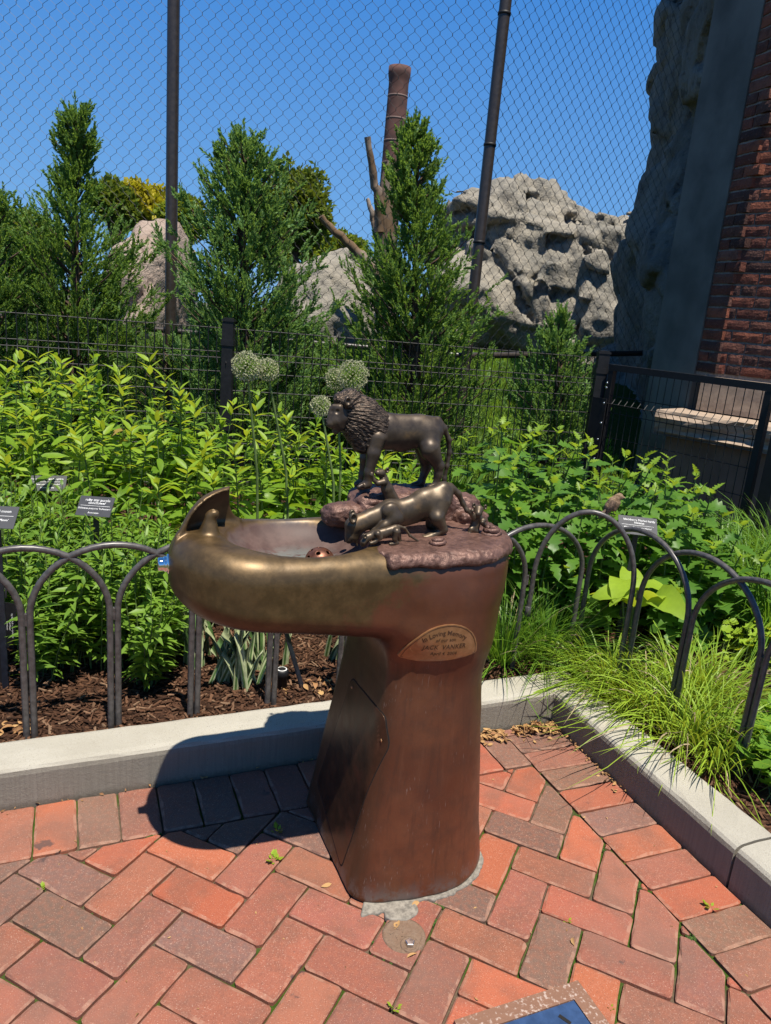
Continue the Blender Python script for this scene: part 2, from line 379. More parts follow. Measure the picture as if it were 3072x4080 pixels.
CLAY = dict(o=(.42, .11, .056), r=(.305, .102, .066), b=(.255, .104, .074), g=(.19, .108, .08), d=(.155, .093, .073), p=(.345, .118, .076))
KNOWN = [(1130, 1785, 'd'), (1190, 2035, 'd'), (130, 1955, 'd'), (130, 1850, 'g'), (200, 1755, 'g'), (435, 2010, 'g'), (1245, 1690, 'g'), (1350, 1790, 'g'),
         (1090, 1625, 'g'), (500, 1790, 'd'), (380, 1745, 'g'), (450, 1735, 'd'), (630, 1755, 'd'), (530, 1715, 'b'), (600, 1700, 'b'), (1570, 2030, 'g'), (1360, 2180, 'b'), (770, 2180, 'g'),
         (30, 1900, 'b'), (100, 1770, 'o'), (30, 1780, 'p'), (285, 1750, 'b'), (410, 1835, 'o'), (425, 1930, 'o'), (300, 1900, 'r'), (520, 1850, 'r'), (615, 1860, 'p'), (570, 1930, 'r'),
         (280, 2005, 'b'), (1290, 1740, 'o'), (1120, 1680, 'o'), (1255, 1825, 'o'), (1400, 1845, 'o'), (1530, 1920, 'o'), (1265, 1945, 'o'), (1345, 2070, 'r'), (1480, 1890, 'r'),
         (860, 2080, 'o'), (1060, 1650, 'o'), (1280, 2140, 'o'), (1180, 1860, 'r'), (1105, 1945, 'r'), (120, 2100, 'r'), (280, 2130, 'r'), (470, 2140, 'r'), (620, 2090, 'p'),
         (950, 2110, 'b'), (1010, 2010, 'r'), (1240, 1640, 'b'), (1130, 1620, 'r'), (1410, 1980, 'r'), (1525, 2060, 'b'), (1420, 2200, 'b'), (740, 2010, 'r'), (730, 2080, 'r'), (860, 2160, 'r')]
def clay_for(P):
    cx = toP([P[0], P[1], 0]); best = min(KNOWN, key=lambda k: (k[0] - cx[0]) ** 2 + (k[1] - cx[1]) ** 2)
    key = best[2] if hypot(best[0] - cx[0], best[1] - cx[1]) < 42 else random.choices('orbgdp', (18, 38, 18, 12, 5, 12))[0]
    c = CLAY[key]; k = random.uniform(.9, 1.1); c = tuple(a * .88 + b_ * .12 for a, b_ in zip(c, (.25, .145, .105))); return (c[0] * k, c[1] * k * random.uniform(.93, 1.07), c[2] * k * random.uniform(.93, 1.07), 1)
brick_n = 0
LID = [atZ(*p, 0.0)[:2] for p in ((1247, 2125.5), (1030, 2196), (1311.7, 2207.5))]
def lay(P):
    global brick_n
    P = [np.asarray(p, float) for p in P]
    if len(P) < 3 or abs(area(P)) < 1.6e-4: return
    if area(P) < 0: P = P[::-1]
    c = sum(P) / len(P)
    if not (-1.75 < c[0] < 1.45 and .62 < c[1] < 2.5): return
    fl = (c[0] - M0[0]) * AX[0] + (c[1] - M0[1]) * AX[1], (c[0] - M0[0]) * AY[0] + (c[1] - M0[1]) * AY[1]
    if .07 < fl[0] < .33 and abs(fl[1]) < .15: return
    rel = [np.array(p) - c for p in P]
    o = slab(rel, seed=brick_n).build('brick', [M['paver'], M['paveredge']], PAVE, False, (c[0], c[1], random.gauss(0, .0009)))
    o.rotation_euler = (random.gauss(0, .004), random.gauss(0, .004), random.gauss(0, .006)); o.color = clay_for(c); brick_n += 1
S = .1042; la = radians(-23.4); A2 = S * np.array([cos(la), sin(la)]); B2 = S * np.array([sin(la), -cos(la)]); O2 = np.array([-.4349, 1.5348])
lat = lambda i, j: O2 + i * A2 + j * B2
ay, nr, c0 = AY[:2], NR[:2], C0[:2]
GAP = .0020
EDGE = .211
for m in range(-30, 31):
    for n in range(-16, 17):
        for (i, j, di, dj) in ((m + 2 * n, m - 2 * n, 2, 1), (2 + m + 2 * n, -1 + m - 2 * n, 1, 2)):
            P = [lat(i, j), lat(i + di, j), lat(i + di, j + dj), lat(i, j + dj)]
            c = sum(P) / 4
            if not (-1.9 < c[0] < 1.6 and .5 < c[1] < 2.7): continue
            if area(P) < 0: P = P[::-1]
            P = clip(P, c0 - ay * EDGE, ay)
            if len(P) > 2: P = clip(P, c0 - nr * EDGE, nr)
            if len(P) < 3: continue
            P = inset_poly(P, GAP + random.uniform(0, .0014))
            lay(P)
for k in range(0, 24):                                            # border course along the back kerb
    t0 = .212 + k * .1042; e = -AX[:2]
    P = [c0 + e * t0, c0 + e * (t0 + .1042), c0 + e * (t0 + .1042) - ay * .208, c0 + e * t0 - ay * .208]
    lay(inset_poly(P if area(P) > 0 else P[::-1], .0018 + random.uniform(0, .001)))
for k in range(-1, 15):                                           # and along the right kerb
    t0 = .045 + k * .1035; e = DR[:2]
    P = [c0 + e * t0, c0 + e * (t0 + .1035), c0 + e * (t0 + .1035) - nr * .208, c0 + e * t0 - nr * .208]
    if area(P) < 0: P = P[::-1]
    if k < 1: P = clip(P, c0 - ay * .004, ay)
    if len(P) > 2: lay(inset_poly(P, .0018 + random.uniform(0, .001)))

# ---- kerb
def kerb(stations, name, label):
    """stations: (point on the inner foot line, outward direction, stretch)"""
    prof = [(0, -.03), (.001, .094), (.004, .105), (.011, .1135), (.024, .118), (.07, .120), (.128, .119), (.141, .115), (.148, .105), (.15, .09), (.152, -.03)]
    V = []; rg = np.random.default_rng(len(stations))
    for p, nrm, k in stations:
        for (u, z) in prof: V.append([p[0] + nrm[0] * u * k, p[1] + nrm[1] * u * k, z + (rg.normal(0, .0007) if 0 < z < .125 else 0)])
    m = len(prof); n = len(stations); F = [[i * m + j, (i + 1) * m + j, (i + 1) * m + j + 1, i * m + j + 1] for i in range(n - 1) for j in range(m - 1)]
    F = [f[::-1] for f in F]
    mb = MB(); mb.add(V, F)
    for i, fl in ((0, 1), (n - 1, 0)):
        cap = [list(range(i * m, i * m + m))]; vv = np.array(V)[cap[0]]; mb.add(vv, [list(range(m))[::-1] if fl else list(range(m))])
    return tag(mb.build(name, M['concrete'], None, False), label, kind='structure')
mit = (AY + NR); mit = mit / (mit @ AY)
st = [(C0 - AX * t, AY, 1) for t in np.arange(3.4, .03, -.06)] + [(C0, mit, 1)] + [(C0 + DR * t, NR, 1) for t in np.arange(.05, .8, .05)] + [(C0 + DR * .812, NR, 1)]
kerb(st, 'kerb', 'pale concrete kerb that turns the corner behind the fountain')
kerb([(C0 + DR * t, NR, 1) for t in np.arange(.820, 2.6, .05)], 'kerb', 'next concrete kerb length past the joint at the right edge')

# ---- planting bed and lawn
def terr(x, y):
    t = np.clip((y - 4.6) / 5.2, 0, 1); t = t * t * (3 - 2 * t)
    return .095 + t * .82 + .012 * vnoise(x * 3, y * 3, x * 0, 3) + .05 * t * vnoise(x * .8, y * .8, x * 0, 5)
def sheet(name, x0, x1, y0, y1, st, mat, keep=None, dz=0.0, label=None):
    xs = np.arange(x0, x1 + st / 2, st); ys = np.arange(y0, y1 + st / 2, st); X, Y = np.meshgrid(xs, ys, indexing='ij'); Zz = terr(X, Y) + dz
    V = np.stack([X, Y, Zz], -1).reshape(-1, 3); ny = len(ys); i, j = np.meshgrid(np.arange(len(xs) - 1), np.arange(ny - 1), indexing='ij')
    F = np.stack([i * ny + j, (i + 1) * ny + j, (i + 1) * ny + j + 1, i * ny + j + 1], -1).reshape(-1, 4)
    if keep is not None: F = F[keep(V[F].mean(1))]
    mb = MB(); mb.add(V, F); return tag(mb.build(name, mat, None, True), label, kind='structure')
outer = lambda c: ((c[:, :2] - C0[:2]) @ AY[:2] > .075) | ((c[:, :2] - C0[:2]) @ NR[:2] > .075)
BED = sheet('mulch_bed', -4.4, 4.4, -.6, 4.9, .05, M['mulch'], outer)
LAWN = sheet('lawn', -14, 14, 4.9, 40, .35, M['lawn'])

# ================================================================== DRINKING FOUNTAIN
def bronze_body():
    g = G('bronze_patina'); v = g.co(); X, Y, Zc = g.xyz(v)
    n1 = g.noise(v, 5, 5, .6); n2 = g.noise(v, 26, 5, .65); n3 = g.noise(v, 150, 3)
    red = g.mix(g.range(n1, .35, .7), (.145, .052, .028), (.215, .084, .043)); red = g.mix(g.math('MULTIPLY', g.range(n2, .4, .75), .5), red, (.105, .048, .03))
    gold = g.mix(g.range(n2, .35, .7), (.098, .062, .026), (.165, .102, .042)); gold = g.mix(g.math('MULTIPLY', g.range(n1, .5, .75), .45), gold, (.115, .066, .036))
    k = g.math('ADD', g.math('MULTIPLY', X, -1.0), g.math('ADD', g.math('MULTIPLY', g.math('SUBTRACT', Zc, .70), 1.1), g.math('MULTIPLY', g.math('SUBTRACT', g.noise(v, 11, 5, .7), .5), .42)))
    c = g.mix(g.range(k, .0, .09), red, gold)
    stv = g.noise(g.mapv(v, (70, 70, 2.2)), 1, 4, .6); c = g.mix(g.math('MULTIPLY', g.math('MULTIPLY', g.range(stv, .5, .68), g.range(Zc, .72, .6)), .32), c, (.075, .038, .026)); c = g.mix(g.math('MULTIPLY', g.math('MULTIPLY', g.range(stv, .42, .3), g.range(Zc, .72, .6)), .16), c, (.26, .12, .07))
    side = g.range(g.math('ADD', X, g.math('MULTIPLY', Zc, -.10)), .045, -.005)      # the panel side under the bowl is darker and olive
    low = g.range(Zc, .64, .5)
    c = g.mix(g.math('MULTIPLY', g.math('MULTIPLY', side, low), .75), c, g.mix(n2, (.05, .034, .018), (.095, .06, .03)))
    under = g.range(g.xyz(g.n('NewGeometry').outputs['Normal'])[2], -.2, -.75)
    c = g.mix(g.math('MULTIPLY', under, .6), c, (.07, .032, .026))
    # wet bowl: plum copper with verdigris run marks
    ex = g.math('DIVIDE', g.math('ADD', X, .125), .168); ey = g.math('DIVIDE', g.math('ADD', Y, .010), .139)
    rr = g.math('ADD', g.math('MULTIPLY', ex, ex), g.math('MULTIPLY', ey, ey))
    up = g.range(g.xyz(g.n('NewGeometry').outputs['Normal'])[2], .2, .55)
    ins = g.math('MULTIPLY', g.range(g.math('ADD', rr, g.math('MULTIPLY', g.math('SUBTRACT', n2, .5), .25)), 1.0, .86), g.math('MULTIPLY', up, g.range(Zc, .872, .858)))
    pl = g.mix(g.range(n2, .3, .7), (.070, .035, .028), (.120, .070, .058)); pl = g.mix(g.range(n1, .55, .75), pl, (.10, .078, .070))
    vn = g.noise(g.mapv(v, (16, 40, 20), (0, 0, .35)), 1, 5, .7)
    ring = g.math('MULTIPLY', g.range(Zc, .812, .792), g.range(g.math('ADD', vn, g.math('MULTIPLY', n3, .15)), .50, .60))
    pl = g.mix(g.math('MULTIPLY', ring, .55), pl, (.17, .215, .20))
    c = g.mix(ins, c, pl)
    # far rim gone blue-grey
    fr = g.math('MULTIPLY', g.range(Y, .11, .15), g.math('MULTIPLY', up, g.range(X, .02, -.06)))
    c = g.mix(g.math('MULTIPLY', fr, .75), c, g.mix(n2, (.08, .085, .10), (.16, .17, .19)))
    # scratches and pale scuffs
    def scratch(rot, sc, lo, hi):
        q = g.noise(g.mapv(v, sc, rot), 1, 2, .5); q2 = g.noise(v, 9, 2); return g.math('MULTIPLY', g.range(q, lo, hi), g.range(q2, .5, .6))
    s1 = scratch((.3, .25, .5), (330, 330, 12), .68, .72); s2 = scratch((.9, .9, .3), (300, 300, 14), .69, .73); s3 = scratch((0, 1.2, .2), (300, 300, 16), .70, .74)
    sc = g.math('MAXIMUM', s1, g.math('MAXIMUM', s2, s3))
    sc = g.math('MULTIPLY', sc, g.range(Zc, .66, .5))
    sp = g.math('MULTIPLY', g.range(n3, .70, .76), g.range(g.noise(v, 7, 3), .52, .66))
    scm = g.math('ADD', g.math('MULTIPLY', sc, .3), g.math('MULTIPLY', sp, .22), True)
    c = g.mix(scm, c, (.42, .36, .33))
    foot = g.math('MULTIPLY', g.range(Zc, .07, .0), g.range(n2, .42, .62)); c = g.mix(g.math('MULTIPLY', foot, .6), c, (.23, .21, .20))
    ro = g.math('ADD', g.math('MULTIPLY', n2,   .24), .30); ro = g.math('ADD', ro, g.math('MULTIPLY', ins, .22))
    met = g.math('SUBTRACT', .5, g.math('ADD', g.math('MULTIPLY', ins, .6), g.math('MULTIPLY', scm, .5)), True)
    bm = g.bump(g.math('ADD', g.math('MULTIPLY', n2, .5), g.math('MULTIPLY', n3, .25)), .10, .004)
    return g.fin(c, ro, met, bm, .5)
def bronze(name, c1, c2, rough=.34, met=.8, bump=.12, sc=30, crev=None):
    g = G(name); v = g.co(); n = g.noise(v, sc, 5, .6); n3 = g.noise(v, sc * 6, 3)
    c = g.mix(g.range(n, .35, .68), c1, c2)
    if crev: c = g.mix(g.range(g.noise(v, sc * .5, 3), .58, .72), c, crev)
    return g.fin(c, g.math('ADD', g.math('MULTIPLY', n, .25), rough - .12), met, g.bump(g.math('ADD', n, g.math('MULTIPLY', n3, .4)), bump, .002), .5)
def mane_mat():
    g = G('bronze_mane'); v = g.co(); q = g.mapv(v, (60, 200, 320), (0, radians(-52), 0)); n = g.noise(q, 1, 3, .5, .6); n2 = g.noise(v, 40, 4)
    c = g.mix(g.range(n, .4, .62), (.022, .016, .012), (.15, .105, .075))
    return g.fin(c, .5, .55, g.bump(n, .9, .004), .5)
def crust_mat(name='bronze_crust', fur=True):
    g = G(name); v = g.co(); n = g.noise(v, 24, 5, .65); n2 = g.noise(v, 62, 5, .65, .15); n3 = g.noise(v, 260, 2)
    c = g.mix(g.range(n, .3, .7), (.135, .068, .050), (.215, .115, .087)); c = g.mix(g.math('MULTIPLY', g.range(n2, .54, .36), .55), c, (.055, .027, .021))
    c = g.mix(g.math('MULTIPLY', g.range(n2, .62, .74), .35), c, (.26, .17, .13))
    return g.fin(c, .52, .35, g.bump(g.math('ADD', n2, g.math('MULTIPLY', n3, .35)), .75, .004), .5)
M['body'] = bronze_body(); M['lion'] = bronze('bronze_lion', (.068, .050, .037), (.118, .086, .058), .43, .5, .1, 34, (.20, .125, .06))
M['lioness'] = bronze('bronze_lioness', (.082, .060, .040), (.138, .098, .060), .43, .5, .1, 40, (.20, .122, .06)); M['mane'] = mane_mat()
M['crust'] = crust_mat(); M['plaque'] = bronze('plaque_brass', (.37, .185, .08), (.46, .235, .11), .42, .6, .06, 60)
M['engrave'] = plain('engraved_letters', (.10, .045, .02), .6, .4); M['gap'] = plain('dark_gap', (.008, .006, .005), .9)
M['panel'] = bronze('bronze_panel', (.062, .036, .022), (.105, .052, .03), .36, .65, .12, 24, (.13, .05, .03))
g = G('chrome'); M['chrome'] = g.fin((.80, .81, .83), .07, 1.0)
M['strain'] = bronze('strainer_copper', (.13, .05, .03), (.24, .10, .06), .42, .6, .2, 60, (.30, .2, .16))

FT = empty('drinking_fountain', M0, FA, 'brown bronze drinking fountain with a lion family cast round its bowl', 'drinking fountain')

def plan(x, y, x0, x1, hy, rl, rr):
    cx = (x0 + x1) / 2; hx = (x1 - x0) / 2; r = np.where(x < cx, rl, rr); r = np.minimum(r, np.minimum(hy, hx))
    qx = np.abs(x - cx) - hx + r; qy = np.abs(y) - hy + r
    return np.sqrt(np.maximum(qx, 0) ** 2 + np.maximum(qy, 0) ** 2) + np.minimum(np.maximum(qx, qy), 0) - r
BX = dict(zb=([-.42, -.34, -.25, -.1, .05, .2, .42], [.726, .708, .696, .676, .655, .60, .55]), )
def f_bowl(x, y, z):
    x1 = np.interp(z, [.5, .6, .7, .78, .86], [.338, .353, .371, .390, .402])
    s = plan(x, y + .011, -.408, x1, .182, .178, .178)
    zt = .861 + .012 * np.clip((-.2 - x) / .17, 0, 1); zb = np.interp(x, *BX['zb']); zm = (zt + zb) / 2; hz = (zt - zb) / 2
    r = .056; a = s + r; c = np.abs(z - zm) - hz + r
    return np.minimum(np.maximum(a, c), 0) + np.sqrt(np.maximum(a, 0) ** 2 + np.maximum(c, 0) ** 2) - r
def f_ped(x, y, z):
    zz = np.clip(z, 0, 1)
    xl = np.interp(zz, [0, .15, .37, .52, .7], [-.006, .016, .046, .064, .078]); xr = np.interp(zz, [0, .08, .22, .34, .46, .57, .72], [.402, .393, .376, .362, .351, .340, .338])
    hw = np.interp(zz, [0, .1, .3, .45, .58, .72], [.246, .236, .219, .203, .187, .17])
    cx = (xl + xr) / 2; t = np.clip((cx - x) / (cx - xl), 0, 1.2); yy = y * (1 + .16 * t * t)
    d = plan(x, yy, xl, xr, hw, .052, .19)
    return smax(smax(d, z - .74, .05), -z + .002, .012)
HO = np.array([-.325, .012, .868]); hh = np.array([.45, -.893]); hs = np.array([.893, .45])
def f_hood(x, y, z):
    px, py, pz = x - HO[0], y - HO[1], z - HO[2]; a = px * hh[0] + py * hh[1]; b = px * hs[0] + py * hs[1]; up = np.maximum(pz, 0)
    fl = 1 + .16 * np.exp(-up / .014); bs = b - .056
    e = ellips((a / fl, bs / fl, pz), (0, 0, 0), (.050, .114, .093)); e2 = ellips((a, bs, pz), (0.006, 0, -.001), (.050, .1095, .0885))
    sh = smax(smax(e, -e2, .002), a + .004 - .16 * up, .003)
    sh = smax(sh, px * .985 - py * .17 - .046 - .026 * np.exp(-up / .018), .003)
    return smax(sh, -pz - .03, .01)
def f_noz(x, y, z):
    p = (x, y, z); d = cone_seg(p, (-.326, -.008, .85), (-.322, -.008, .908), .029, .0105)
    d = smin(d, cone_seg(p, (-.322, -.008, .908), (-.316, -.009, .914), .0105, .0115), .006)
    return smax(d, -cone_seg(p, (-.316, -.009, .924), (-.315, -.009, .913), .006, .005), .002)
def f_body(x, y, z):
    d = smin(f_bowl(x, y, z), f_ped(x, y, z), .10)
    bas = ellips((x, y, z), (-.122, -.010, .878), (.172, .141, .088)); d = smax(d, -bas, .014)
    h = smin(f_hood(x, y, z), f_noz(x, y, z), .006)
    d = smin(d, h, .011)
    return d + .0006 * vnoise(x * 30, y * 30, z * 30, 2)
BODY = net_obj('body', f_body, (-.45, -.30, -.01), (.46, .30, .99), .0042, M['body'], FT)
_bv = BVHTree.FromPolygons([v.co for v in BODY.data.vertices], [p.vertices[:] for p in BODY.data.polygons])
def onto(p, d, off):
    """drop a point on the cast body along d and lift it by off"""
    h = _bv.ray_cast(Vector(p), Vector(d)); return None if h[0] is None else np.array(h[0] + h[1] * off)

# inspection panel on the side under the bowl, flush in a thin dark gap
PAN = [(-.118, .030), (.128, .105), (.052, .452), (-.150, .462), (-.176, .395)]
def conform(P2, off, n=26, proj=lambda a, b: ((-.5, a, b), (1, 0, 0)), thick=.004, mb=None):
    P2 = [np.array(p) for p in P2]; c = sum(P2) / len(P2); ring = []
    for i in range(len(P2)):
        a, b_, e = P2[i - 1], P2[i], P2[(i + 1) % len(P2)]; la = np.linalg.norm(a - b_); lb = np.linalg.norm(e - b_); r = min(.018, la * .3, lb * .3)
        q0, q1 = b_ + (a - b_) / la * r, b_ + (e - b_) / lb * r
        ring += [(1 - t) ** 2 * q0 + 2 * t * (1 - t) * b_ + t * t * q1 for t in (0, .33, .67, 1)]
        k = max(1, int(lb / .02)); q2 = e + (b_ - e) / lb * r; ring += [q1 + (q2 - q1) * s / k for s in range(1, k)]
    m = len(ring); mb = mb or MB(); L = [1, .93, .75, .5, .25]; V = []
    for s in L:
        for q in ring:
            uv = c + (q - c) * s; o, d = proj(*uv); h = onto(o, d, off); V.append(h if h is not None else np.array(o))
    o, d = proj(*c); V.append(onto(o, d, off)); V = np.array(V); k = np.arange(m); k2 = (k + 1) % m
    F = np.concatenate([np.stack([k + i * m, k2 + i * m, k2 + (i + 1) * m, k + (i + 1) * m], 1) for i in range(len(L) - 1)])
    nrm = np.cross(V[F[0][1]] - V[F[0][0]], V[F[0][3]] - V[F[0][0]]); o, d = proj(*c)
    if nrm @ np.array(d) > 0: F = F[:, ::-1]
    mb.add(V, F); T = np.stack([(len(L) - 1) * m + k, (len(L) - 1) * m + k2, np.full(m, len(L) * m)], 1)
    if nrm @ np.array(d) > 0: T = T[:, ::-1]
    mb.f.append(T); mb.mi.append(0)
    W = V[:m] + np.array(d) * thick; S_ = np.vstack([V[:m], W]); Q = np.stack([k, k2, k2 + m, k + m], 1)
    mb.add(S_, Q if nrm @ np.array(d) > 0 else Q[:, ::-1]); return mb
big = lambda P, k: [tuple(np.mean(P, 0) + (np.array(p) - np.mean(P, 0)) * k) for p in P]
conform(big(PAN, 1.018), .0006).build('panel_gap', M['gap'], FT, True)
PANEL = conform(PAN, .0014).build('access_panel', M['panel'], FT, True)
for q in ((.040, .432), (-.158, .400)):
    h = onto((-.5, *q), (1, 0, 0), .0022); b = MB(); b.lathe([(.0001, .0012), (.0035, .001), (.0045, -.001)], 10); o = b.build('screw', M['plaque'], PANEL)
    o.location = h; o.rotation_euler = (0, -pi / 2, 0)

# memorial plaque
PLQ = []
for t in np.linspace(0, pi, 15): PLQ.append((.163 - .087 * cos(t), .621 + .082 * max(0, sin(t)) ** .9 + .006 * (-cos(t))))
PLQ = PLQ + [(.210, .620), (.163, .614), (.116, .612)]; pj = lambda a, b: ((a, -.5, b), (0, 1, 0))
PL = conform(PLQ, .0042, proj=pj, thick=.005).build('plaque', M['plaque'], FT, True)
rb = MB(); rp = [onto((c_[0], -.5, c_[1]), (0, 1, 0), .0046) for c_ in (big(PLQ, .94) + [big(PLQ, .94)[0]])]; rb.tube(rp, .0007, 4, cap=False); rb.build('border_line', M['engrave'], PL)
def text_mesh(s, size, shear=0.0, bold=0.0, spacing=1.0):
    c = bpy.data.curves.new('lettering', 'FONT'); c.body = s; c.size = size; c.align_x = 'CENTER'; c.align_y = 'CENTER'; c.shear = shear; c.offset = bold; c.space_character = spacing
    c.resolution_u = 2
    o = bpy.data.objects.new('lettering', c); col.objects.link(o); me = bpy.data.meshes.new_from_object(o.evaluated_get(bpy.context.evaluated_depsgraph_get()))
    bpy.data.objects.remove(o); bpy.data.curves.remove(c)
    V = np.array([v.co for v in me.vertices]); F = [p.vertices[:] for p in me.polygons]; bpy.data.meshes.remove(me); return V, F
def letters(s, size, place, mat, parent, **k):
    V, F = text_mesh(s, size, **k)
    if not len(V): return
    me = bpy.data.meshes.new('lettering'); me.from_pydata([tuple(place(v)) for v in V], [], F); me.materials.append(mat); return link('lettering', me, parent)
arc = lambda v: onto((.163 + (.090) * sin(v[0] / .090) * (1 + v[1] / .09), -.5, .684 + v[1] * 1.0 - .090 * (1 - cos(v[0] / .090))), (0, 1, 0), .0049)
letters('In Loving Memory', .0150, arc, M['engrave'], PL, bold=.0002)
for s, sz, zz in (('of our son', .0115, .6675), ('JACK  VANKER', .0150, .6505), ('April 4, 2004', .0115, .634)):
    letters(s, sz, (lambda v, zz=zz: onto((.165 + v[0], -.5, zz + v[1]), (0, 1, 0), .0049)), M['engrave'], PL, bold=.0001, shear=.1)

# push button on the bowl's end
h = onto((-.8, 0, .803), (1, 0, 0), 0)
b = MB(); b.lathe([(.0003, .0222), (.008, .0220), (.0122, .0214), (.0138, .0205), (.0145, .019), (.0147, .016), (.0145, .0105), (.0148, .0098), (.0160, .0092), (.0166, .0082), (.0167, .005), (.0170, .0035), (.0195, .0030), (.0210, .0022), (.0217, .0008), (.0217, -.005), (.017, -.009)], 48)
BT = b.build('push_button', M['chrome'], FT, True); BT.location = h; BT.rotation_euler = (0, -pi / 2, 0)

# drain strainer: pierced dome
def f_str(x, y, z):
    d = np.sqrt(x * x + y * y + (z * 1.12) ** 2); s = np.maximum(d - .034, .0305 - d); s = np.maximum(s, -z)
    for el, k, r in ((78, 1, .0045), (48, 5, .0048), (18, 8, .0048)):
        for i in range(k):
            a = 2 * pi * (i + .3) / k; u = (cos(radians(el)) * cos(a), cos(radians(el)) * sin(a), sin(radians(el))); t = x * u[0] + y * u[1] + z * u[2]
            q = np.sqrt(np.maximum(x * x + y * y + z * z - t * t, 0)) - r; s = np.maximum(s, -np.where(t > 0, q, 1))
    return s
o = net_obj('drain_strainer', f_str, (-.04, -.04, -.002), (.04, .04, .038), .0013, M['strain'], FT); o.location = (-.072, -.008, .7965)
b = MB(); b.lathe([(.0001, .001), (.036, .001)], 20); b.build('drain_hole', M['gap'], FT, loc=(-.072, -.008, .7960))

# rough cast ground that covers the pedestal end
def f_crust(x, y, z):
    x1 = .408; s = plan(x, y, -.408, x1, .198, .186, .192)
    wv = .012 * vnoise(y * 22, z * 0, y * 0, 4) + .008 * vnoise(y * 60, z * 0, y * 0, 9)
    left = -(x - (.012 + .10 * np.clip(-y - .09, 0, .2) - .02 * np.clip(y / .15, 0, 1) + wv))
    dome = .8625 + .006 * np.exp(-(((x - .24) / .16) ** 2 + (y / .14) ** 2)); lo = .832 + .007 * vnoise(x * 22, y * 22, x * 0, 6)
    d = smax(smax(smax(s, z - dome, .032), lo - z, .012), left, .012)
    return d + .0013 * vnoise(x * 55, y * 55, z * 55, 1) + .0012 * vnoise(x * 130, y * 130, z * 130, 2)
net_obj('cast_ground', f_crust, (-.05, -.22, .815), (.45, .22, .90), .0026, M['crust'], FT)
def rockf(prims, a=.0055, fr=19, seed=0):
    def f(x, y, z):
        d = None
        for (c, r, k) in prims:
            q = ellips_box(x - c[0], y - c[1], z - c[2], r, k); d = q if d is None else smin(d, q, .006)
        return d + a * ridged(x * fr, y * fr, z * fr * 1.3, seed, 3) * .6 + a * .22 * vnoise(x * 90, y * 90, z * 90, seed + 3) + a * .35 * np.abs(((z * 60 + x * 20 + 1.5 * vnoise(x * 30, y * 30, z * 30, seed + 5)) % 1) - .5)
    return f
def ellips_box(x, y, z, r, k):
    q = (np.abs(x / r[0]) ** k + np.abs(y / r[1]) ** k + np.abs(z / r[2]) ** k) ** (1 / k); return (q - 1) * min(r)
o = net_obj('rock', rockf([((.185, .105, .895), (.155, .075, .046), 4), ((.09, .08, .89), (.072, .062, .05), 3.2)]), (-.01, .0, .83), (.38, .2, .96), .0027, M['crust'], FT); o['label'] = 'flat topped cast rock the lion stands on'
o = net_obj('rock', rockf([((.022, .065, .885), (.065, .042, .032), 2.8), ((-.015, .07, .88), (.035, .04, .030), 2.6)], seed=5), (-.08, .0, .83), (.12, .13, .935), .0026, M['crust'], FT); o['label'] = 'low cast rock at the rim of the bowl'
o = net_obj('rock', rockf([((.322, .09, .885), (.062, .06, .044), 3), ((.335, .03, .87), (.05, .035, .03), 2.6)], seed=9), (.24, -.03, .83), (.43, .17, .945), .0026, M['crust'], FT); o['label'] = 'cast rock behind the cub that bites the tail'
def coil(name, c, R, r, n, lab):
    b = MB(); t = np.linspace(0, n * 2 * pi, int(n * 16)); k = 1 - .55 * t / t[-1]
    P = np.stack([c[0] + R * k * np.cos(t), c[1] + R * .7 * k * np.sin(t), c[2] + r * 1.3 * t / (2 * pi)], 1); P += RNG.normal(0, r * .18, P.shape)
    b.tube(P, r * RNG.uniform(.8, 1.25, len(P)), 7); o = b.build(name, M['crust'], FT, True); o['label'] = lab
p, t = LY(888, 1187, -.10); coil('coiled_lump', (.165, -.128, .864), .020, .005, 2, 'low coiled lump under the drinking cub\'s tail')
coil('coiled_lump', (.335, -.075, .862), .025, .006, 2.5, 'taller coiled lump at the end of the cast ground')

# ---- the lions; outline points come from close-up views, laid in upright planes through the figures
def mapper(ox, oy, s, yc):
    def q(zx, zy, yo=0.0):
        p, t = LY(ox + s * zx, oy + s * zy, yc + yo); return p, t * s / FPX
    return q
def animal(q, segs, k=.008, carve=(), sq=1.0, yc=0.0):
    prims = []
    for a in segs:
        (x1, y1, r1), (x2, y2, r2) = a[0], a[1]; yo1 = a[2] if len(a) > 2 else 0; yo2 = a[3] if len(a) > 3 else yo1; sqz = a[4] if len(a) > 4 else 1.0; kk = a[5] if len(a) > 5 else k
        p1, s1 = q(x1, y1, yo1); p2, s2 = q(x2, y2, yo2); prims.append((p1, p2, r1 * s1, r2 * s2, sqz, kk))
    cut = [(q(x, y, yo)[0], r * q(x, y, yo)[1]) for (x, y, r, yo) in carve]
    def f(x, y, z):
        d = None
        for (p1, p2, r1, r2, sqz, kk) in prims:
            ym = (p1[1] + p2[1]) / 2; a1, a2 = p1.copy(), p2.copy()
            a1[1] = ym + (p1[1] - ym) / sqz; a2[1] = ym + (p2[1] - ym) / sqz
            e = cone_seg((x, ym + (y - ym) / sqz, z), a1, a2, r1, r2); d = e if d is None else smin(d, e, kk)
        for (c, r) in cut: d = smax(d, -(np.sqrt((x - c[0]) ** 2 + (y - c[1]) ** 2 + (z - c[2]) ** 2) - r), .0022)
        return d
    P = np.array([p for pr in prims for p in pr[:2]]); R = max(max(pr[2:4]) for pr in prims)
    return f, P.min(0) - R * .62 - .012, P.max(0) + R * .62 + .012
def bbox(lo, hi): return tuple(lo), tuple(hi)

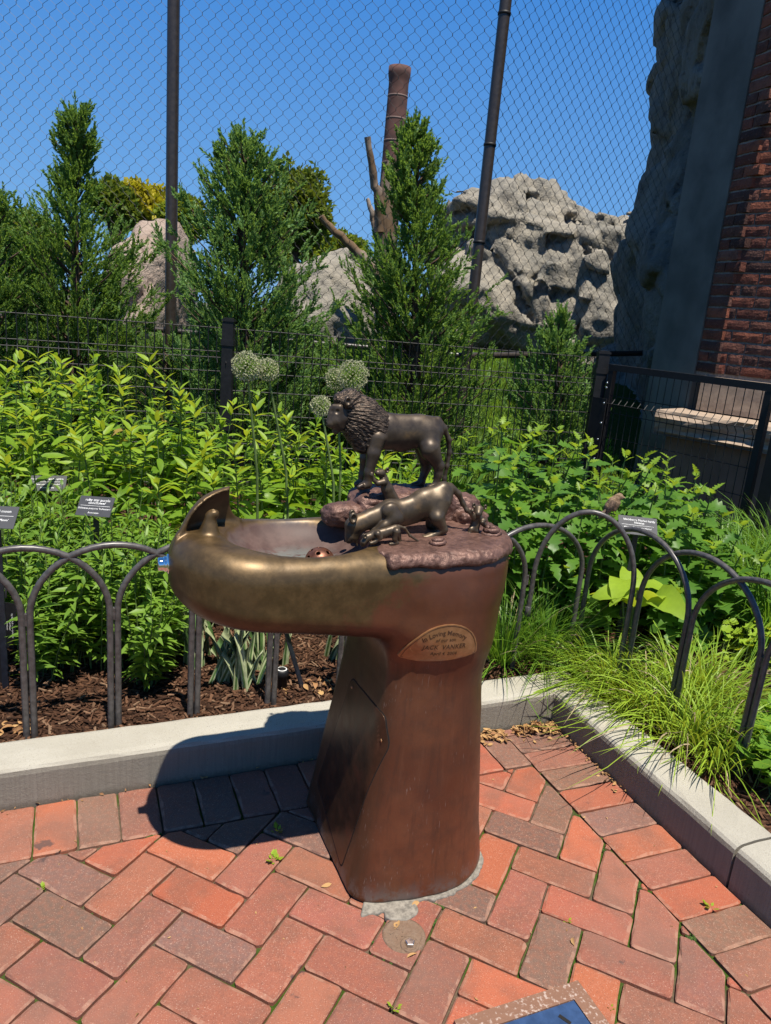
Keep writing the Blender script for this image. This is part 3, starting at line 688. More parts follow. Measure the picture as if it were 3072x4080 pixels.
# standing male
q = mapper(672.5, 813.5, .19531, .095)
segs = [((880, 610, 205), (1180, 600, 178), 0, 0, .66, .010), ((1180, 600, 178), (1310, 600, 168), 0, 0, .66, .010), ((1000, 690, 150), (1120, 660, 140), 0, 0, .62),
        ((700, 640, 190), (820, 600, 200), 0, 0, .68), ((560, 720, 130), (700, 640, 190), 0, 0, .70),
        # near foreleg
        ((735, 680, 95), (690, 850, 74), -.024, -.026, .8), ((690, 850, 74), (640, 1060, 52), -.026, -.026), ((640, 1060, 52), (622, 1160, 48), -.026), ((625, 1195, 46), (560, 1212, 40), -.026, -.028, 1.15, .006),
        ((560, 1205, 26), (525, 1222, 22), -.035, -.036, 1, .002), ((570, 1208, 26), (535, 1228, 22), -.028, -.029, 1, .002), ((580, 1210, 26), (555, 1232, 22), -.020, -.021, 1, .002),
        # far foreleg
        ((650, 760, 80), (600, 900, 60), .024), ((600, 900, 60), (575, 1090, 48), .026), ((575, 1090, 48), (560, 1160, 42), .026), ((560, 1175, 42), (505, 1188, 34), .026, .026, 1.1),
        # near hind leg
        ((1300, 650, 150), (1315, 810, 112), -.012, -.026, .7, .014), ((1310, 800, 120), (1410, 990, 60), -.026, -.026, .9), ((1415, 985, 58), (1405, 1080, 45), -.026), ((1405, 1080, 45), (1380, 1200, 40), -.026), ((1380, 1215, 42), (1310, 1228, 36), -.026, -.028, 1.1),
        # far hind leg
        ((1240, 760, 110), (1265, 900, 80), .022, .028, .8), ((1265, 900, 78), (1275, 1000, 55), .028), ((1275, 1000, 52), (1225, 1140, 42), .028), ((1215, 1180, 42), (1130, 1205, 36), .028, .028, 1.1),
        # head: skull, muzzle, chin, brow
        ((330, 400, 115), (420, 420, 150), -.006, 0, .8), ((300, 390, 88), (275, 480, 84), -.016, -.018, .9), ((262, 500, 74), (222, 522, 52), -.018, -.019, .95), ((290, 555, 66), (272, 600, 40), -.017, -.018, .9), ((335, 470, 70), (320, 540, 60), -.020, -.018, .8),
        ((250, 335, 34), (315, 345, 44), -.018, -.024, .9, .004), ((228, 360, 34), (190, 520, 30), -.017, -.020, .8, .004),
        # tail
        ((1400, 480, 42), (1470, 570, 32), 0, 0), ((1470, 570, 32), (1522, 700, 27), 0), ((1522, 700, 27), (1528, 840, 25), 0), ((1528, 840, 25), (1502, 990, 22), 0, -.002), ((1502, 990, 22), (1472, 1140, 19), -.002), ((1472, 1130, 24), (1468, 1172, 26), -.002)]
f, lo, hi = animal(q, segs, .007, carve=[(285, 388, 30, -.0335), (228, 385, 26, -.028), (172, 520, 9, -.021), (200, 532, 11, -.031)] + [(188 + 14 * k, 562 + 4 * k, 8, -.0285 - .0011 * k) for k in range(7)])
LION = net_obj('lion', f, *bbox(lo, hi), .0016, M['lion'], FT); LION['label'] = 'maned male lion standing on the flat rock, looking left'
mseg = [((430, 290, 150), (560, 430, 215), 0, 0, .72), ((560, 430, 215), (690, 560, 215), 0, 0, .74), ((690, 560, 215), (740, 640, 130), 0, -.004, .76), ((520, 560, 190), (600, 720, 140), 0, -.004, .74), ((450, 520, 130), (560, 680, 140), -.002, 0, .7),
        ((315, 250, 74), (420, 260, 125), -.003, -.002, .9), ((318, 255, 52), (400, 290, 70), -.013, -.022, .8), ((420, 420, 60), (430, 570, 70), -.020, -.014, .6), ((640, 640, 110), (720, 690, 50), -.012, -.024, .7)]
fm0, lo, hi = animal(q, mseg, .008)
pfc = q(255, 480, -.02)[0]
def f_mane(x, y, z):
    d = fm0(x, y, z); an = np.arctan2(z - pfc[2] - .02, x - pfc[0]); rd = np.sqrt((x - pfc[0]) ** 2 + (z - pfc[2]) ** 2)
    d = d + .0006 * np.sin(an * 96 + y * 300 + 4.5 * vnoise(x * 38, y * 38, z * 38, 3)) + .0007 * np.sin(an * 41 - y * 150 + rd * 70 + 4 * vnoise(x * 30, y * 30, z * 30, 6)) + .0009 * vnoise(x * 170, y * 170, z * 170, 8)
    return smax(d, -ellips((x - pfc[0], y - pfc[1], z - pfc[2]), (-.004, -.012, -.002), (.030, .040, .035)), .002)
net_obj('mane', f_mane, *bbox(lo, hi), .0015, M['mane'], LION)
def ear(q, zx, zy, r, yo, par, mat, rot=(0, 0), name='ear'):
    p, s = q(zx, zy, yo); r *= s
    def fe(x, y, z):
        d = ellips((x, y, z), (0, 0, 0), (r * .8, r * .55, r)); return smax(d, -ellips((x, y, z), (-r * .15, -r * .5, r * .05), (r * .46, r * .5, r * .6)), r * .2)
    o = net_obj(name, fe, (-r * 1.2,) * 3, (r * 1.2,) * 3, r / 9, mat, par); o.location = p; o.rotation_euler = (rot[0], rot[1], 0.3); return o
ear(q, 405, 275, 58, -.034, LION, M['lion']); ear(q, 300, 205, 40, .022, LION, M['lion'])

# crouching lioness
q = mapper(694.2, 1008.7, .2539, -.045)
segs = [((1020, 240, 108), (880, 310, 128), 0, 0, .72, .01), ((880, 310, 128), (720, 380, 112), 0, 0, .72, .01), ((720, 380, 112), (580, 395, 118), 0, 0, .72, .01), ((580, 390, 112), (420, 440, 82), 0, -.004, .78, .01), ((420, 440, 80), (300, 490, 84), -.004, -.008, .85),
        ((1040, 200, 78), (1000, 240, 90), 0, 0, .8), ((800, 400, 80), (620, 430, 80), 0, 0, .7),
        ((265, 500, 70), (250, 590, 48), -.010, -.012, .85), ((245, 600, 42), (235, 622, 30), -.012, -.013, .9), ((300, 570, 40), (290, 620, 26), -.012, -.012, .8), ((290, 610, 10), (305, 670, 7), -.014, -.014, 1, .002),
        # near shoulder and folded foreleg
        ((590, 380, 80), (635, 440, 70), -.022, -.026, .6, .006), ((635, 440, 62), (540, 500, 40), -.026, -.026, .8), ((540, 500, 38), (450, 560, 28), -.026, -.020), ((450, 560, 28), (380, 600, 26), -.02, -.016), ((520, 360, 50), (540, 440, 50), .02, .02, .7), ((520, 470, 40), (430, 560, 28), .022, .02),
        # near hind leg
        ((1015, 310, 92), (985, 430, 64), -.016, -.026, .65, .012), ((985, 430, 64), (1040, 530, 36), -.026), ((1040, 535, 32), (930, 590, 26), -.026), ((930, 590, 28), (872, 606, 28), -.026, -.026, 1.15),
        # far hind leg
        ((970, 380, 70), (940, 480, 50), .02, .024), ((940, 480, 46), (985, 540, 28), .024), ((985, 540, 26), (880, 568, 22), .024), ((880, 568, 24), (820, 580, 22), .024),
        # tail
        ((1100, 170, 34), (1165, 225, 24), 0, 0), ((1165, 225, 24), (1205, 310, 19), 0), ((1205, 310, 19), (1240, 370, 16), 0, -.006), ((1240, 370, 16), (1310, 420, 14), -.006, -.012), ((1310, 420, 14), (1380, 480, 14), -.012, -.014), ((1380, 485, 18), (1425, 530, 24), -.014, -.016)]
f, lo, hi = animal(q, segs, .007, carve=[(225, 545, 9, -.032), (222, 480, 10, -.034)])
LNS = net_obj('lioness', f, *bbox(lo, hi), .0016, M['lioness'], FT); LNS['label'] = 'lioness crouching to drink, rump up and head over the bowl'
ear(q, 272, 435, 52, -.030, LNS, M['lioness']); ear(q, 262, 400, 40, .016, LNS, M['lioness'])
def cub(q, segs, lab, carve=(), ears=(), k=.0035, h=.0012):
    f, lo, hi = animal(q, segs, k, carve); o = net_obj('lion_cub', f, *bbox(lo, hi), h, M['lioness'], FT); o['label'] = lab
    for e in ears: ear(q, e[0], e[1], e[2], e[3], o, M['lioness'])
# cub drinking beside the lioness
q = mapper(694.2, 1008.7, .2539, -.105)
cub(q, [((630, 530, 42), (530, 565, 44), 0, 0, .8), ((530, 565, 44), (450, 575, 40), 0, 0, .8), ((450, 575, 36), (390, 600, 34)), ((390, 600, 36), (360, 640, 26), 0, -.003), ((355, 640, 22), (350, 665, 16), -.003),
        ((480, 570, 30), (500, 600, 24), -.010), ((500, 600, 20), (455, 640, 15), -.010), ((455, 640, 15), (420, 648, 14), -.01), ((470, 590, 22), (440, 640, 13), .010),
        ((640, 550, 36), (625, 610, 22), -.010), ((625, 610, 18), (645, 645, 14), -.010), ((645, 650, 14), (585, 655, 12), -.01), ((650, 560, 28), (670, 630, 14), .010), ((670, 636, 12), (630, 642, 11), .01),
        ((660, 505, 14), (710, 520, 11)), ((710, 520, 11), (755, 585, 10)), ((755, 585, 10), (825, 632, 9))], 'small cub drinking beside the lioness\'s front legs', ears=((372, 590, 24, -.010), (358, 585, 20, .008)))
# cub standing up behind, paws on the lion's leg
q = mapper(672.5, 813.5, .19531, .035)
cub(q, [((890, 1360, 80), (840, 1240, 68), 0, 0, .85), ((840, 1240, 68), (805, 1150, 52), 0, 0, .85), ((805, 1130, 44), (780, 1070, 46)), ((770, 1065, 48), (735, 1065, 34), -.004, -.008), ((800, 1165, 42), (735, 1180, 30), -.010), ((735, 1180, 26), (695, 1150, 20), -.010), ((700, 1150, 20), (668, 1085, 20), -.010), ((665, 1085, 22), (668, 1072, 20), -.010),
        ((810, 1160, 36), (740, 1170, 24), .008), ((740, 1170, 22), (680, 1110, 18), .008), ((930, 1390, 60), (900, 1420, 50))], 'cub on its hind legs pawing the big lion\'s foreleg', ears=((842, 1035, 34, -.004), (745, 1040, 26, .004)))
# cub biting the lioness's tail
q = mapper(694.2, 1008.7, .2539, -.055)
cub(q, [((1298, 530, 46), (1325, 440, 44), 0, 0, .85), ((1325, 440, 40), (1338, 400, 34)), ((1338, 365, 44), (1335, 395, 30), -.004, -.012), ((1335, 400, 22), (1333, 410, 18), -.014), ((1275, 530, 26), (1258, 570, 18), -.004), ((1258, 570, 17), (1248, 590, 16), -.006, -.012), ((1322, 545, 24), (1325, 585, 17), -.006), ((1325, 590, 16), (1328, 605, 15), -.008, -.014),
        ((1300, 430, 26), (1270, 390, 18), -.008, -.012), ((1270, 390, 16), (1285, 372, 16), -.012, -.016), ((1350, 430, 24), (1385, 455, 17), -.008, -.012), ((1385, 455, 17), (1370, 470, 18), -.014, -.018)], 'cub standing at the right end biting the lioness\'s tail', ears=((1298, 328, 24, -.002), (1396, 342, 24, -.002)))

# ================================================================== BUILDING, ROCKWORK, NET
def rock_mat(name, c1, c2, c3, dark=(.06, .055, .05), sc=1.0):
    g = G(name); v = g.world(); n = g.noise(v, 1.6 * sc, 6, .6); n2 = g.noise(v, 9 * sc, 5, .65); n3 = g.noise(v, 60 * sc, 4); cr = g.voro(g.mapv(v, (1, 1, 1.6)), 1.3 * sc, 'Distance', 'DISTANCE_TO_EDGE')
    c = g.mix(g.range(n, .35, .65), c1, c2); c = g.mix(g.math('MULTIPLY', g.range(n2, .5, .72), .7), c, c3)
    c = g.mix(g.math('MULTIPLY', g.range(n2, .43, .33), .6), c, dark); c = g.mix(g.math('MULTIPLY', g.range(cr, .025, .0), .2), c, dark)
    h = g.math('ADD', g.math('MULTIPLY', n2, 1.0), g.math('MULTIPLY', n3, .25))
    return g.fin(c, .92, 0, g.bump(h, .7, .08), .2)
M['rock'] = rock_mat('grey_rockwork', (.35, .315, .26), (.24, .225, .195), (.43, .38, .30))
M['pinkrock'] = rock_mat('pink_rockwork', (.42, .33, .27), (.36, .27, .22), (.45, .38, .32))
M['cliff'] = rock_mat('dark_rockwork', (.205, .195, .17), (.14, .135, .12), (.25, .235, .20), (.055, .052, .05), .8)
def wbrick_mat():
    g = G('wall_brick_clay'); v = g.world(); c = g.ocol(); n = g.noise(v, 14, 5, .65); n2 = g.noise(v, 90, 4)
    c = g.mix(g.math('MULTIPLY', g.range(n, .45, .7), .6), c, (.06, .03, .025)); c = g.mix(g.math('MULTIPLY', g.range(n2, .55, .7), .35), c, (.40, .20, .13))
    return g.fin(c, .9, 0, g.bump(g.math('ADD', n2, n), .7, .008), .15)
M['wbrick'] = wbrick_mat(); M['mortar'] = plain('wall_mortar', (.26, .22, .19), .95, nscale=60)
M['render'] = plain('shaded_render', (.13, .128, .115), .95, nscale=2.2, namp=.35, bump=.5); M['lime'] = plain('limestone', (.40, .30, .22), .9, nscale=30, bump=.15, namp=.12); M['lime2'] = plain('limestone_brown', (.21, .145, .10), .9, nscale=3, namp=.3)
M['pole'] = plain('brown_painted_steel', (.045, .036, .032), .38, .0, .5, 30, .15, .02); M['wire'] = plain('brown_coated_wire', (.022, .021, .024), .6)
M['black'] = plain('black_powder_coat', (.012, .012, .014), .55, 0, .3, 40, .2, .02); M['hoop'] = plain('dark_bronze_paint', (.085, .077, .074), .36, 0, .5, 60, .3, .05)
M['steel'] = plain('bare_steel', (.5, .5, .5), .35, 1.0)
M['stack'] = plain('chimney_brick', (.115, .05, .04), .85, nscale=1.6, namp=.35); M['band'] = plain('chimney_band', (.20, .13, .11), .8)

def field_rock(name, prims, lo, hi, h, mat, label, amp=.3, fr=.55, seed=0, cat='rock', k=.35, tilt=0.0):
    def f(x, y, z):
        d = None
        for (c, r, p) in prims:
            q = ellips_box(x - c[0], y - c[1], z - c[2], r, p); d = q if d is None else smin(d, q, k)
        # fractured faces: big blocks, smaller blocks, cracks between them, worn surface
        wx = x + .25 * vnoise(x * .9, y * .9, z * .9, seed + 11); wz = z + .25 * vnoise(x * .9, y * .9, z * .9, seed + 12) + .3 * x
        v1, e1 = facets(wx * fr * .75, y * fr * .75, wz * fr * 1.05, seed); v2, e2 = facets(wx * fr * 2.3, y * fr * 2.3, wz * fr * 3.2, seed + 20)
        d = d + amp * .40 * v1 + amp * .16 * v2 + amp * .08 * np.exp(-e1 / .05) + amp * .06 * np.exp(-e2 / .07)
        return d + amp * .25 * vnoise(x * fr * 2, y * fr * 2, z * fr * 2, seed) + amp * .05 * fbm(x * 7, y * 7, z * 7, seed + 4, 2)
    o = net_obj(name, f, lo, hi, h, mat); return tag(o, label, cat)
def P3(px, py, Y): return tuple(atY(px, py, Y))
Yr = 12.7
def Rx(px, py, rx, rz, Y=Yr, ry=1.4, p=3.2):
    c = atY(px, py, Y); s = Y / FPX; return ((c[0], Y + ry * .6, c[2]), (rx * s, ry, rz * s), p)
field_rock('rock_outcrop', [Rx(1120, 600, 110, 180), Rx(1165, 630, 90, 170), Rx(1260, 640, 100, 150), Rx(1320, 570, 70, 92, 12.4), Rx(1010, 570, 75, 120, 12.6), Rx(1010, 680, 85, 80, 11.6, 1.0), Rx(1230, 740, 150, 70, 12.0, .9), Rx(1330, 690, 70, 90, 12.2, 1.0)],
           (-.6, 10.8, .2), (6.4, 15.9, 4.4), .064, M['rock'], 'large grey artificial rock outcrop behind the wire net', .52, .75, 3)
field_rock('rock_outcrop', [Rx(685, 665, 55, 82, 10.5, 1.0), Rx(750, 640, 45, 72, 11), Rx(720, 710, 80, 60, 10.2, .8)], (-2.2, 9.2, .3), (.8, 12.6, 2.6), .055, M['rock'], 'low pale grey rock seen between the two middle junipers', .3, .9, 11)
field_rock('rock_outcrop', [Rx(312, 575, 44, 100, 9.6, .9, 2.6), Rx(290, 650, 56, 90, 9.4, .8)], (-5.2, 8.4, .3), (-2.0, 11.6, 3.2), .055, M['pinkrock'], 'smooth pinkish rock behind the left net pole', .22, .7, 21)

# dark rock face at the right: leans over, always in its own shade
edge = [(1448, -420), (1425, -150), (1397, 0), (1393, 150), (1380, 300), (1388, 332), (1376, 400), (1366, 480), (1344, 530), (1331, 600), (1325, 760), (1322, 900)]
ez = [atY(px, py, 8.4) for px, py in edge]; EZ = np.array(sorted((e[2], e[0]) for e in ez))
def f_cliff(x, y, z):
    left = np.interp(z, EZ[:, 0], EZ[:, 1]) + .02 - x
    front = (2.06 - x) * .99 + (y - 5.94) * .137 - .045 * (z - 1.0)      # face running back from the wall, leaning out a little
    d = smax(smax(left, front, .35), 5.9 - y, .1); d = smax(smax(d, y - 9.4, .3), x - 5, .3)
    v1, e1 = facets(x * .9, y * .55 + z * .5, z * .75 - y * .45, 30); v2, e2 = facets(x * 2.2, y * 1.5 + z * 1.2, z * 1.9 - y * 1.1, 50)
    d = d + .20 * v1 + .07 * v2 + .06 * np.exp(-e1 / .06) + .03 * np.exp(-e2 / .07) + .06 * vnoise(x * .9, y * .9, z * .7, 33) + .02 * fbm(x * 5, y * 5, z * 5, 35, 2)
    return d
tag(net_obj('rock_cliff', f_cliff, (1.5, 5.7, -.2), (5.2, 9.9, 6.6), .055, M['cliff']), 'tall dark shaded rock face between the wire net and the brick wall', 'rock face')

# brick pier with limestone base
CW = atY(1532, 806, 5.35); WD = np.array([.707, -.707, 0]); WN = np.array([-.707, -.707, 0]); SD = np.array([-.30, .954, 0]); SN = np.array([-.954, -.30, 0])
WALL = empty('brick_wall', (CW[0], CW[1], 0), 0, 'dark red brick building corner on a pale limestone base at the right', 'building')
def wl(u, n, z, d=WD, nn=WN): return u * d + n * nn + np.array([0, 0, z])
zb = CW[2]
def prism(mb, foot, z0, z1):
    n = len(foot); V = [[*p[:2], z0] for p in foot] + [[*p[:2], z1] for p in foot]
    mb.add(V, [[i, (i + 1) % n, n + (i + 1) % n, n + i] for i in range(n)]); mb.add(V, [list(range(n))[::-1], list(range(n, 2 * n))])
core = [wl(1.6, -.012, 0), wl(1.6, -.9, 0), SD * .15 - SN * .5, SD * .15 - SN * .012, wl(0, -.012, 0)]
b = MB(); prism(b, core[::-1], zb - .02, 6.6); b.build('mortar_core', M['mortar'], WALL)
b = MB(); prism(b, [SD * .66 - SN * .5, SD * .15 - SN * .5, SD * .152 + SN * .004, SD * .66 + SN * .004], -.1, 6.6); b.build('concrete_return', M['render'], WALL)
WB = []
for vv in range(6):
    rg = np.random.default_rng(vv + 40); mb = MB(); nx, nz = 7, 4; L, Hh = .198, .062
    for fl in (1,):
        gx, gz = np.meshgrid(np.linspace(-.5, .5, nx), np.linspace(-.5, .5, nz), indexing='ij'); dep = rg.normal(.001, .0013, gx.shape); ed = (np.abs(gx) > .49) | (np.abs(gz) > .49); dep[ed] -= .004
        V = np.stack([gx * L + rg.normal(0, .0012, gx.shape), -dep, gz * Hh + rg.normal(0, .0012, gx.shape)], -1).reshape(-1, 3); i, j = np.meshgrid(np.arange(nx - 1), np.arange(nz - 1), indexing='ij')
        F = np.stack([i * nz + j, (i + 1) * nz + j, (i + 1) * nz + j + 1, i * nz + j + 1], -1).reshape(-1, 4); mb.add(V, F)
        rim = [i * nz for i in range(nx)] + [(nx - 1) * nz + j for j in range(1, nz)] + [i * nz + nz - 1 for i in range(nx - 2, -1, -1)] + [j for j in range(nz - 2, 0, -1)]
        R_ = V[rim]; R2 = R_.copy(); R2[:, 1] = .05; m = len(rim); mb.add(np.vstack([R_, R2]), [[(k + 1) % m, k, k + m, (k + 1) % m + m] for k in range(m)])
    WB.append(mb.mesh('wall_brick', M['wbrick']))
def wall_bricks(d, ang, n0, start, end, ztop):
    z = zb + .036; r = 0
    while z < ztop:
        u = start + (r % 2) * -.105 + .0
        if callable(end): e = end(z)
        else: e = end
        while u < e:
            Lb = .208 if random.random() > .25 else .104
            u0, u1 = max(u, start), min(u + Lb, e + .1)
            if u1 - u0 > .03:
                o = link('brick', random.choice(WB), WALL); c = (u0 + u1) / 2 * d + n0 + np.array([0, 0, z]); o.location = c
                o.rotation_euler = (0, 0, ang); o.scale = ((u1 - u0 - .009) / .198, 1, random.uniform(.96, 1.03))
                k = random.uniform(.75, 1.2); cc = random.choice([(.22, .075, .05), (.17, .062, .045), (.26, .09, .055), (.08, .042, .037), (.19, .08, .058), (.11, .055, .045)]); o.color = (cc[0] * k, cc[1] * k, cc[2] * k, 1)
            u += Lb
        z += .0755; r += 1
wall_bricks(WD, atan2(WD[1], WD[0]), np.zeros(3), .0, lambda z: max(.22, .78 - .13 * (z - 1.1)), 5.3)
wall_bricks(-SD, atan2(-SD[1], -SD[0]), SD * .15, .0, .15, 5.3)  # shaded brick strip: this plane's angle is invented so the sun misses it
# limestone water table and rough sill
def rough_block(name, foot, z0, z1, mat, amp, seed, lab):
    """block whose outer long face is split rock: foot = inner-left, inner-right, outer-right, outer-left"""
    il, ir, orr, ol = [np.array(p) for p in foot]; nx, nz = 30, 8; V = []; u = np.linspace(0, 1, nx); q = np.linspace(0, 1, nz)
    nn = (ol - il); nn = nn / np.linalg.norm(nn)
    for a in u:
        for c in q:
            p = ol + (orr - ol) * a; e = amp * float(fbm(np.array([a * 9.]), np.array([c * 3.]), np.array([seed * 1.]), seed, 3)[0]) * (0 if c in (0, 1) else 1) - (amp * .8 if c in (0,) else 0)
            V.append([*(p + nn * e)[:2], z0 + (z1 - z0) * c])
    mb = MB(); F = [[i * nz + j, (i + 1) * nz + j, (i + 1) * nz + j + 1, i * nz + j + 1] for i in range(nx - 1) for j in range(nz - 1)]; mb.add(V, F)
    V = np.array(V); top = [V[i * nz + nz - 1] for i in range(nx)]; bk = [il + (ir - il) * a for a in u]
    T = np.vstack([top, [[p[0], p[1], z1] for p in bk]]); mb.add(T, [[i, i + 1, nx + i + 1, nx + i] for i in range(nx - 1)])
    L_ = np.array([[*il[:2], z0], [*ol[:2], z0], [*V[nz - 1][:2], z1], [*il[:2], z1]]); mb.add(L_, [[0, 1, 2, 3]])
    Bt = np.array([[*il[:2], z0], [*ir[:2], z0], [*orr[:2], z0], [*ol[:2], z0]]); mb.add(Bt, [[0, 1, 2, 3]])
    o = mb.build(name, mat, WALL); o['label'] = lab; return o
rough_block('limestone_course', [wl(-.03, -.3, 0), wl(1.6, -.3, 0), wl(1.6, .035, 0), wl(-.03, .035, 0)], zb - .26, zb - .02, M['lime'], .0015, 3, 'smooth pale limestone course under the bricks')
rough_block('stone_sill', [wl(-.16, -.2, 0), wl(1.6, -.2, 0), wl(1.6, .36, 0), wl(-.16, .36, 0)], zb - .44, zb - .27, M['lime'], .035, 8, 'rock faced limestone sill below the smooth course')
b = MB(); prism(b, [wl(-.1, .27, 0), wl(-.1, -.5, 0), wl(1.6, -.5, 0), wl(1.6, .27, 0)][::-1], -.05, zb - .445); b.build('wall_base', M['lime2'], WALL)

# ---- tall net on steel poles
NETP = [np.array([-6.4, 6.25, 0]), np.array([*atY(372, 340, 6.4)[:2], 0]) + np.array([0, .06, 0]), np.array([*atY(1060, 300, 6.6)[:2], 0]) + np.array([0, .06, 0]), np.array([*atY(1478, 760, 8.0)[:2], 0])]
NET = empty('aviary_net', (0, 0, 0), 0, 'tall brown chain-link net stretched between steel poles to the rock face', 'wire net')
def net_panel(p, q, z0, z1, wd=.1, hh=.115, r=.0023):
    d = q - p; L = np.linalg.norm(d); d = d / L; nw = int(L / (wd / 2)); nz = int((z1 - z0) / (hh / 2)); mb = MB()
    side = np.array([-d[1], d[0], 0]); a = np.arange(3) * 2 * pi / 3
    for i in range(nw):
        pts = []
        for n in range(nz + 1):
            s = 1 if (i + n) % 2 else -1; s *= (1 if i % 2 == 0 else 1); u = (i + .5) * wd / 2 + s * wd / 4 * .96; z = z0 + n * hh / 2
            w_ = .003 * s
            pts.append((u, w_, z - hh * .085)); pts.append((u, w_, z + hh * .085))
        pts = np.array(pts); m = len(pts); C_ = p + pts[:, 0:1] * d + pts[:, 1:2] * side + np.stack([pts[:, 0] * 0, pts[:, 0] * 0, pts[:, 2]], 1)
        V = (C_[:, None, :] + r * (np.cos(a)[None, :, None] * d + np.sin(a)[None, :, None] * side)).reshape(-1, 3)
        k = np.arange(m - 1)[:, None] * 3; j = np.arange(3)[None]; F = np.stack([k + j, k + (j + 1) % 3, k + 3 + (j + 1) % 3, k + 3 + j], -1).reshape(-1, 4); mb.add(V, F)
    return mb
for p, q_ in zip(NETP[:-1], NETP[1:]):
    o = net_panel(p, q_, 1.06, 6.0).build('net_mesh', M['wire'], NET); tag(o, kind='stuff')
def pole(name, X, Y, r, z0, z1, rings=()):
    b = MB(); b.tube([(0, 0, z0), (0, 0, z1)], r, 20); o = b.build('pole', M['pole'], NET, True, (X, Y, 0))
    for z in rings:
        t = MB(); t.lathe([(r, -.012), (r + .005, -.010), (r + .005, .010), (r, .012)], 20); c = t.build('tie_band', M['black'], o, True, (0, 0, z))
pl0 = atY(372, 340, 6.4); pole('pole', pl0[0], 6.4, .047, -.1, 6.4)
pl1 = atY(1060, 300, 6.6); pole('pole', pl1[0], 6.6, .047, -.1, 6.4, [atY(1093, 30, 6.6)[2], atY(1057, 313, 6.6)[2], atY(1032, 523, 6.6)[2]])
b = MB(); b.tube([NETP[0] + [0, 0, 1.07], NETP[1] + [0, 0, 1.07], NETP[2] + [0, 0, 1.07]], .024, 10); b.build('bottom_rail', M['pole'], NET, True)
b = MB(); b.tube([NETP[2] + [0, 0, 1.07], NETP[3] + [0, 0, 1.24]], .028, 10); b.build('bottom_rail', M['pole'], NET, True)
b = MB(); e = NETP[3]; cz = np.linspace(1.2, 6, 14)
pts = [atY(1476 + (z - 1.2) * 13.5, 760, 8.0) for z in cz]; b.tube([(e[0] + .04 * vnoise(np.array([z]), np.array([0.]), np.array([0.]), 2)[0] - .055 * (z - 1.2), e[1] - .16 * (z - 1.2) * .55, z) for z in cz], .012, 6); b.build('edge_cable', M['black'], NET, True)

# ---- chimney, dead tree
def chim():
    Y = 42.0; c = atY(845, 480, Y); top = atY(860, 145, Y)[2]; x = atY(852, 300, Y)[0]
    C_ = empty('chimney', (x, Y, 0), 0, 'tall round red-brown brick chimney far behind the junipers', 'chimney')
    b = MB(); b.lathe([(.66, 0), (.51, top - 1.0), (.505, top - .75), (.53, top - .55), (.56, top - .42), (.57, top - .3), (.57, top), (.44, top + .02), (.40, top - .3)], 26); b.build('shaft', M['stack'], C_, True)
    for k in range(12):
        z = top - 1.35 - k * 1.05; r = .50 + (top - 1.3 - z) * (.16 / (top - 1.3)) + .008
        t = MB(); t.lathe([(r - .01, -.05), (r + .015, -.04), (r + .015, .04), (r - .01, .05)], 26); t.build('band', M['band'], C_, True, (0, 0, z))
chim()
g = G('weathered_wood'); v = g.co(); n = g.noise(g.mapv(v, (14, 14, 1.2)), 1, 5, .6); n2 = g.noise(v, 2, 3)
M['snag'] = g.fin(g.mix(g.range(n2, .4, .6), g.mix(n, (.20, .16, .13), (.42, .36, .32)), g.mix(n, (.10, .065, .04), (.24, .16, .10))), .9, 0, g.bump(n, .6, .03), .1)
Ys = 9.2; S0 = np.array(atY(835, 600, Ys)); SN_ = empty('dead_tree', (S0[0], Ys, .6), 0, 'bare dead tree trunk with broken limbs in front of the chimney', 'dead tree')
def snag(name, pts, r, par):
    P = np.array([atY(a, b_, Ys + o_) for a, b_, o_ in pts]) - np.array([S0[0], Ys, .6]); t = np.linspace(0, 1, 14); Q = np.stack([np.interp(t, np.linspace(0, 1, len(P)), P[:, k]) for k in range(3)], 1); Q += RNG.normal(0, .008, Q.shape)
    b = MB(); b.tube(Q, np.interp(t, np.linspace(0, 1, len(r)), r) * RNG.uniform(.9, 1.1, 14), 9); return b.build(name, M['snag'], par, True)
TR = snag('trunk', [(838, 720, 0), (836, 600, 0), (832, 480, 0), (838, 400, 0), (846, 352, 0)], [.15, .13, .11, .085, .05], SN_)
snag('limb', [(822, 500, -.05), (818, 430, -.1), (808, 380, -.12), (794, 298, -.15)], [.06, .055, .045, .035], SN_); snag('limb', [(818, 520, .1), (806, 470, .1), (796, 428, .1)], [.05, .04, .02], SN_)
snag('limb', [(836, 620, -.1), (790, 560, -.15), (740, 515, -.2), (692, 468, -.25)], [.06, .055, .048, .035], SN_)

# ================================================================== LOW FENCES
# welded wire fence with black posts, and the gate
FP = [np.array(atY(-60, 655, 3.9)), np.array(atY(495, 690, 4.45)), np.array(atY(1303, 772, 5.0))]
FP = [np.array([p[0], p[1], 0]) for p in FP]; FTOP = 1.20
FENCE = empty('wire_fence', (0, 0, 0), 0, 'low black welded wire fence in front of the junipers', 'fence')
def vfold(t):   # the stiffening bends pressed into the panel
    return -.035 * max(0, 1 - abs(t - .21) / .03) - .03 * max(0, 1 - abs(t - .72) / .03)
def wire_panel(p, q_, top, hz, bottom=.1, sp=.05, r=.0027):
    d = q_ - p; L = np.linalg.norm(d); d = d / L; nn = np.array([d[1], -d[0], 0]); mb = MB(); n = int(L / sp)
    zs = [0, .17, .21, .25, .45, .68, .72, .76, top - bottom]
    for i in range(1, n + 1):
        mb.tube([p + d * i * sp - nn * vfold(t) + np.array([0, 0, top + .012 - t]) for t in zs], r, 4, cap=False)
    for t in hz: mb.tube([p + d * s - nn * vfold(t) + np.array([0, 0, top - t]) - nn * .004 for s in (0, L)], r * .95, 4, cap=False)
    return mb
HZ = [0, .135, .17, .25, .36, .50, .68, .76, .92, 1.05]
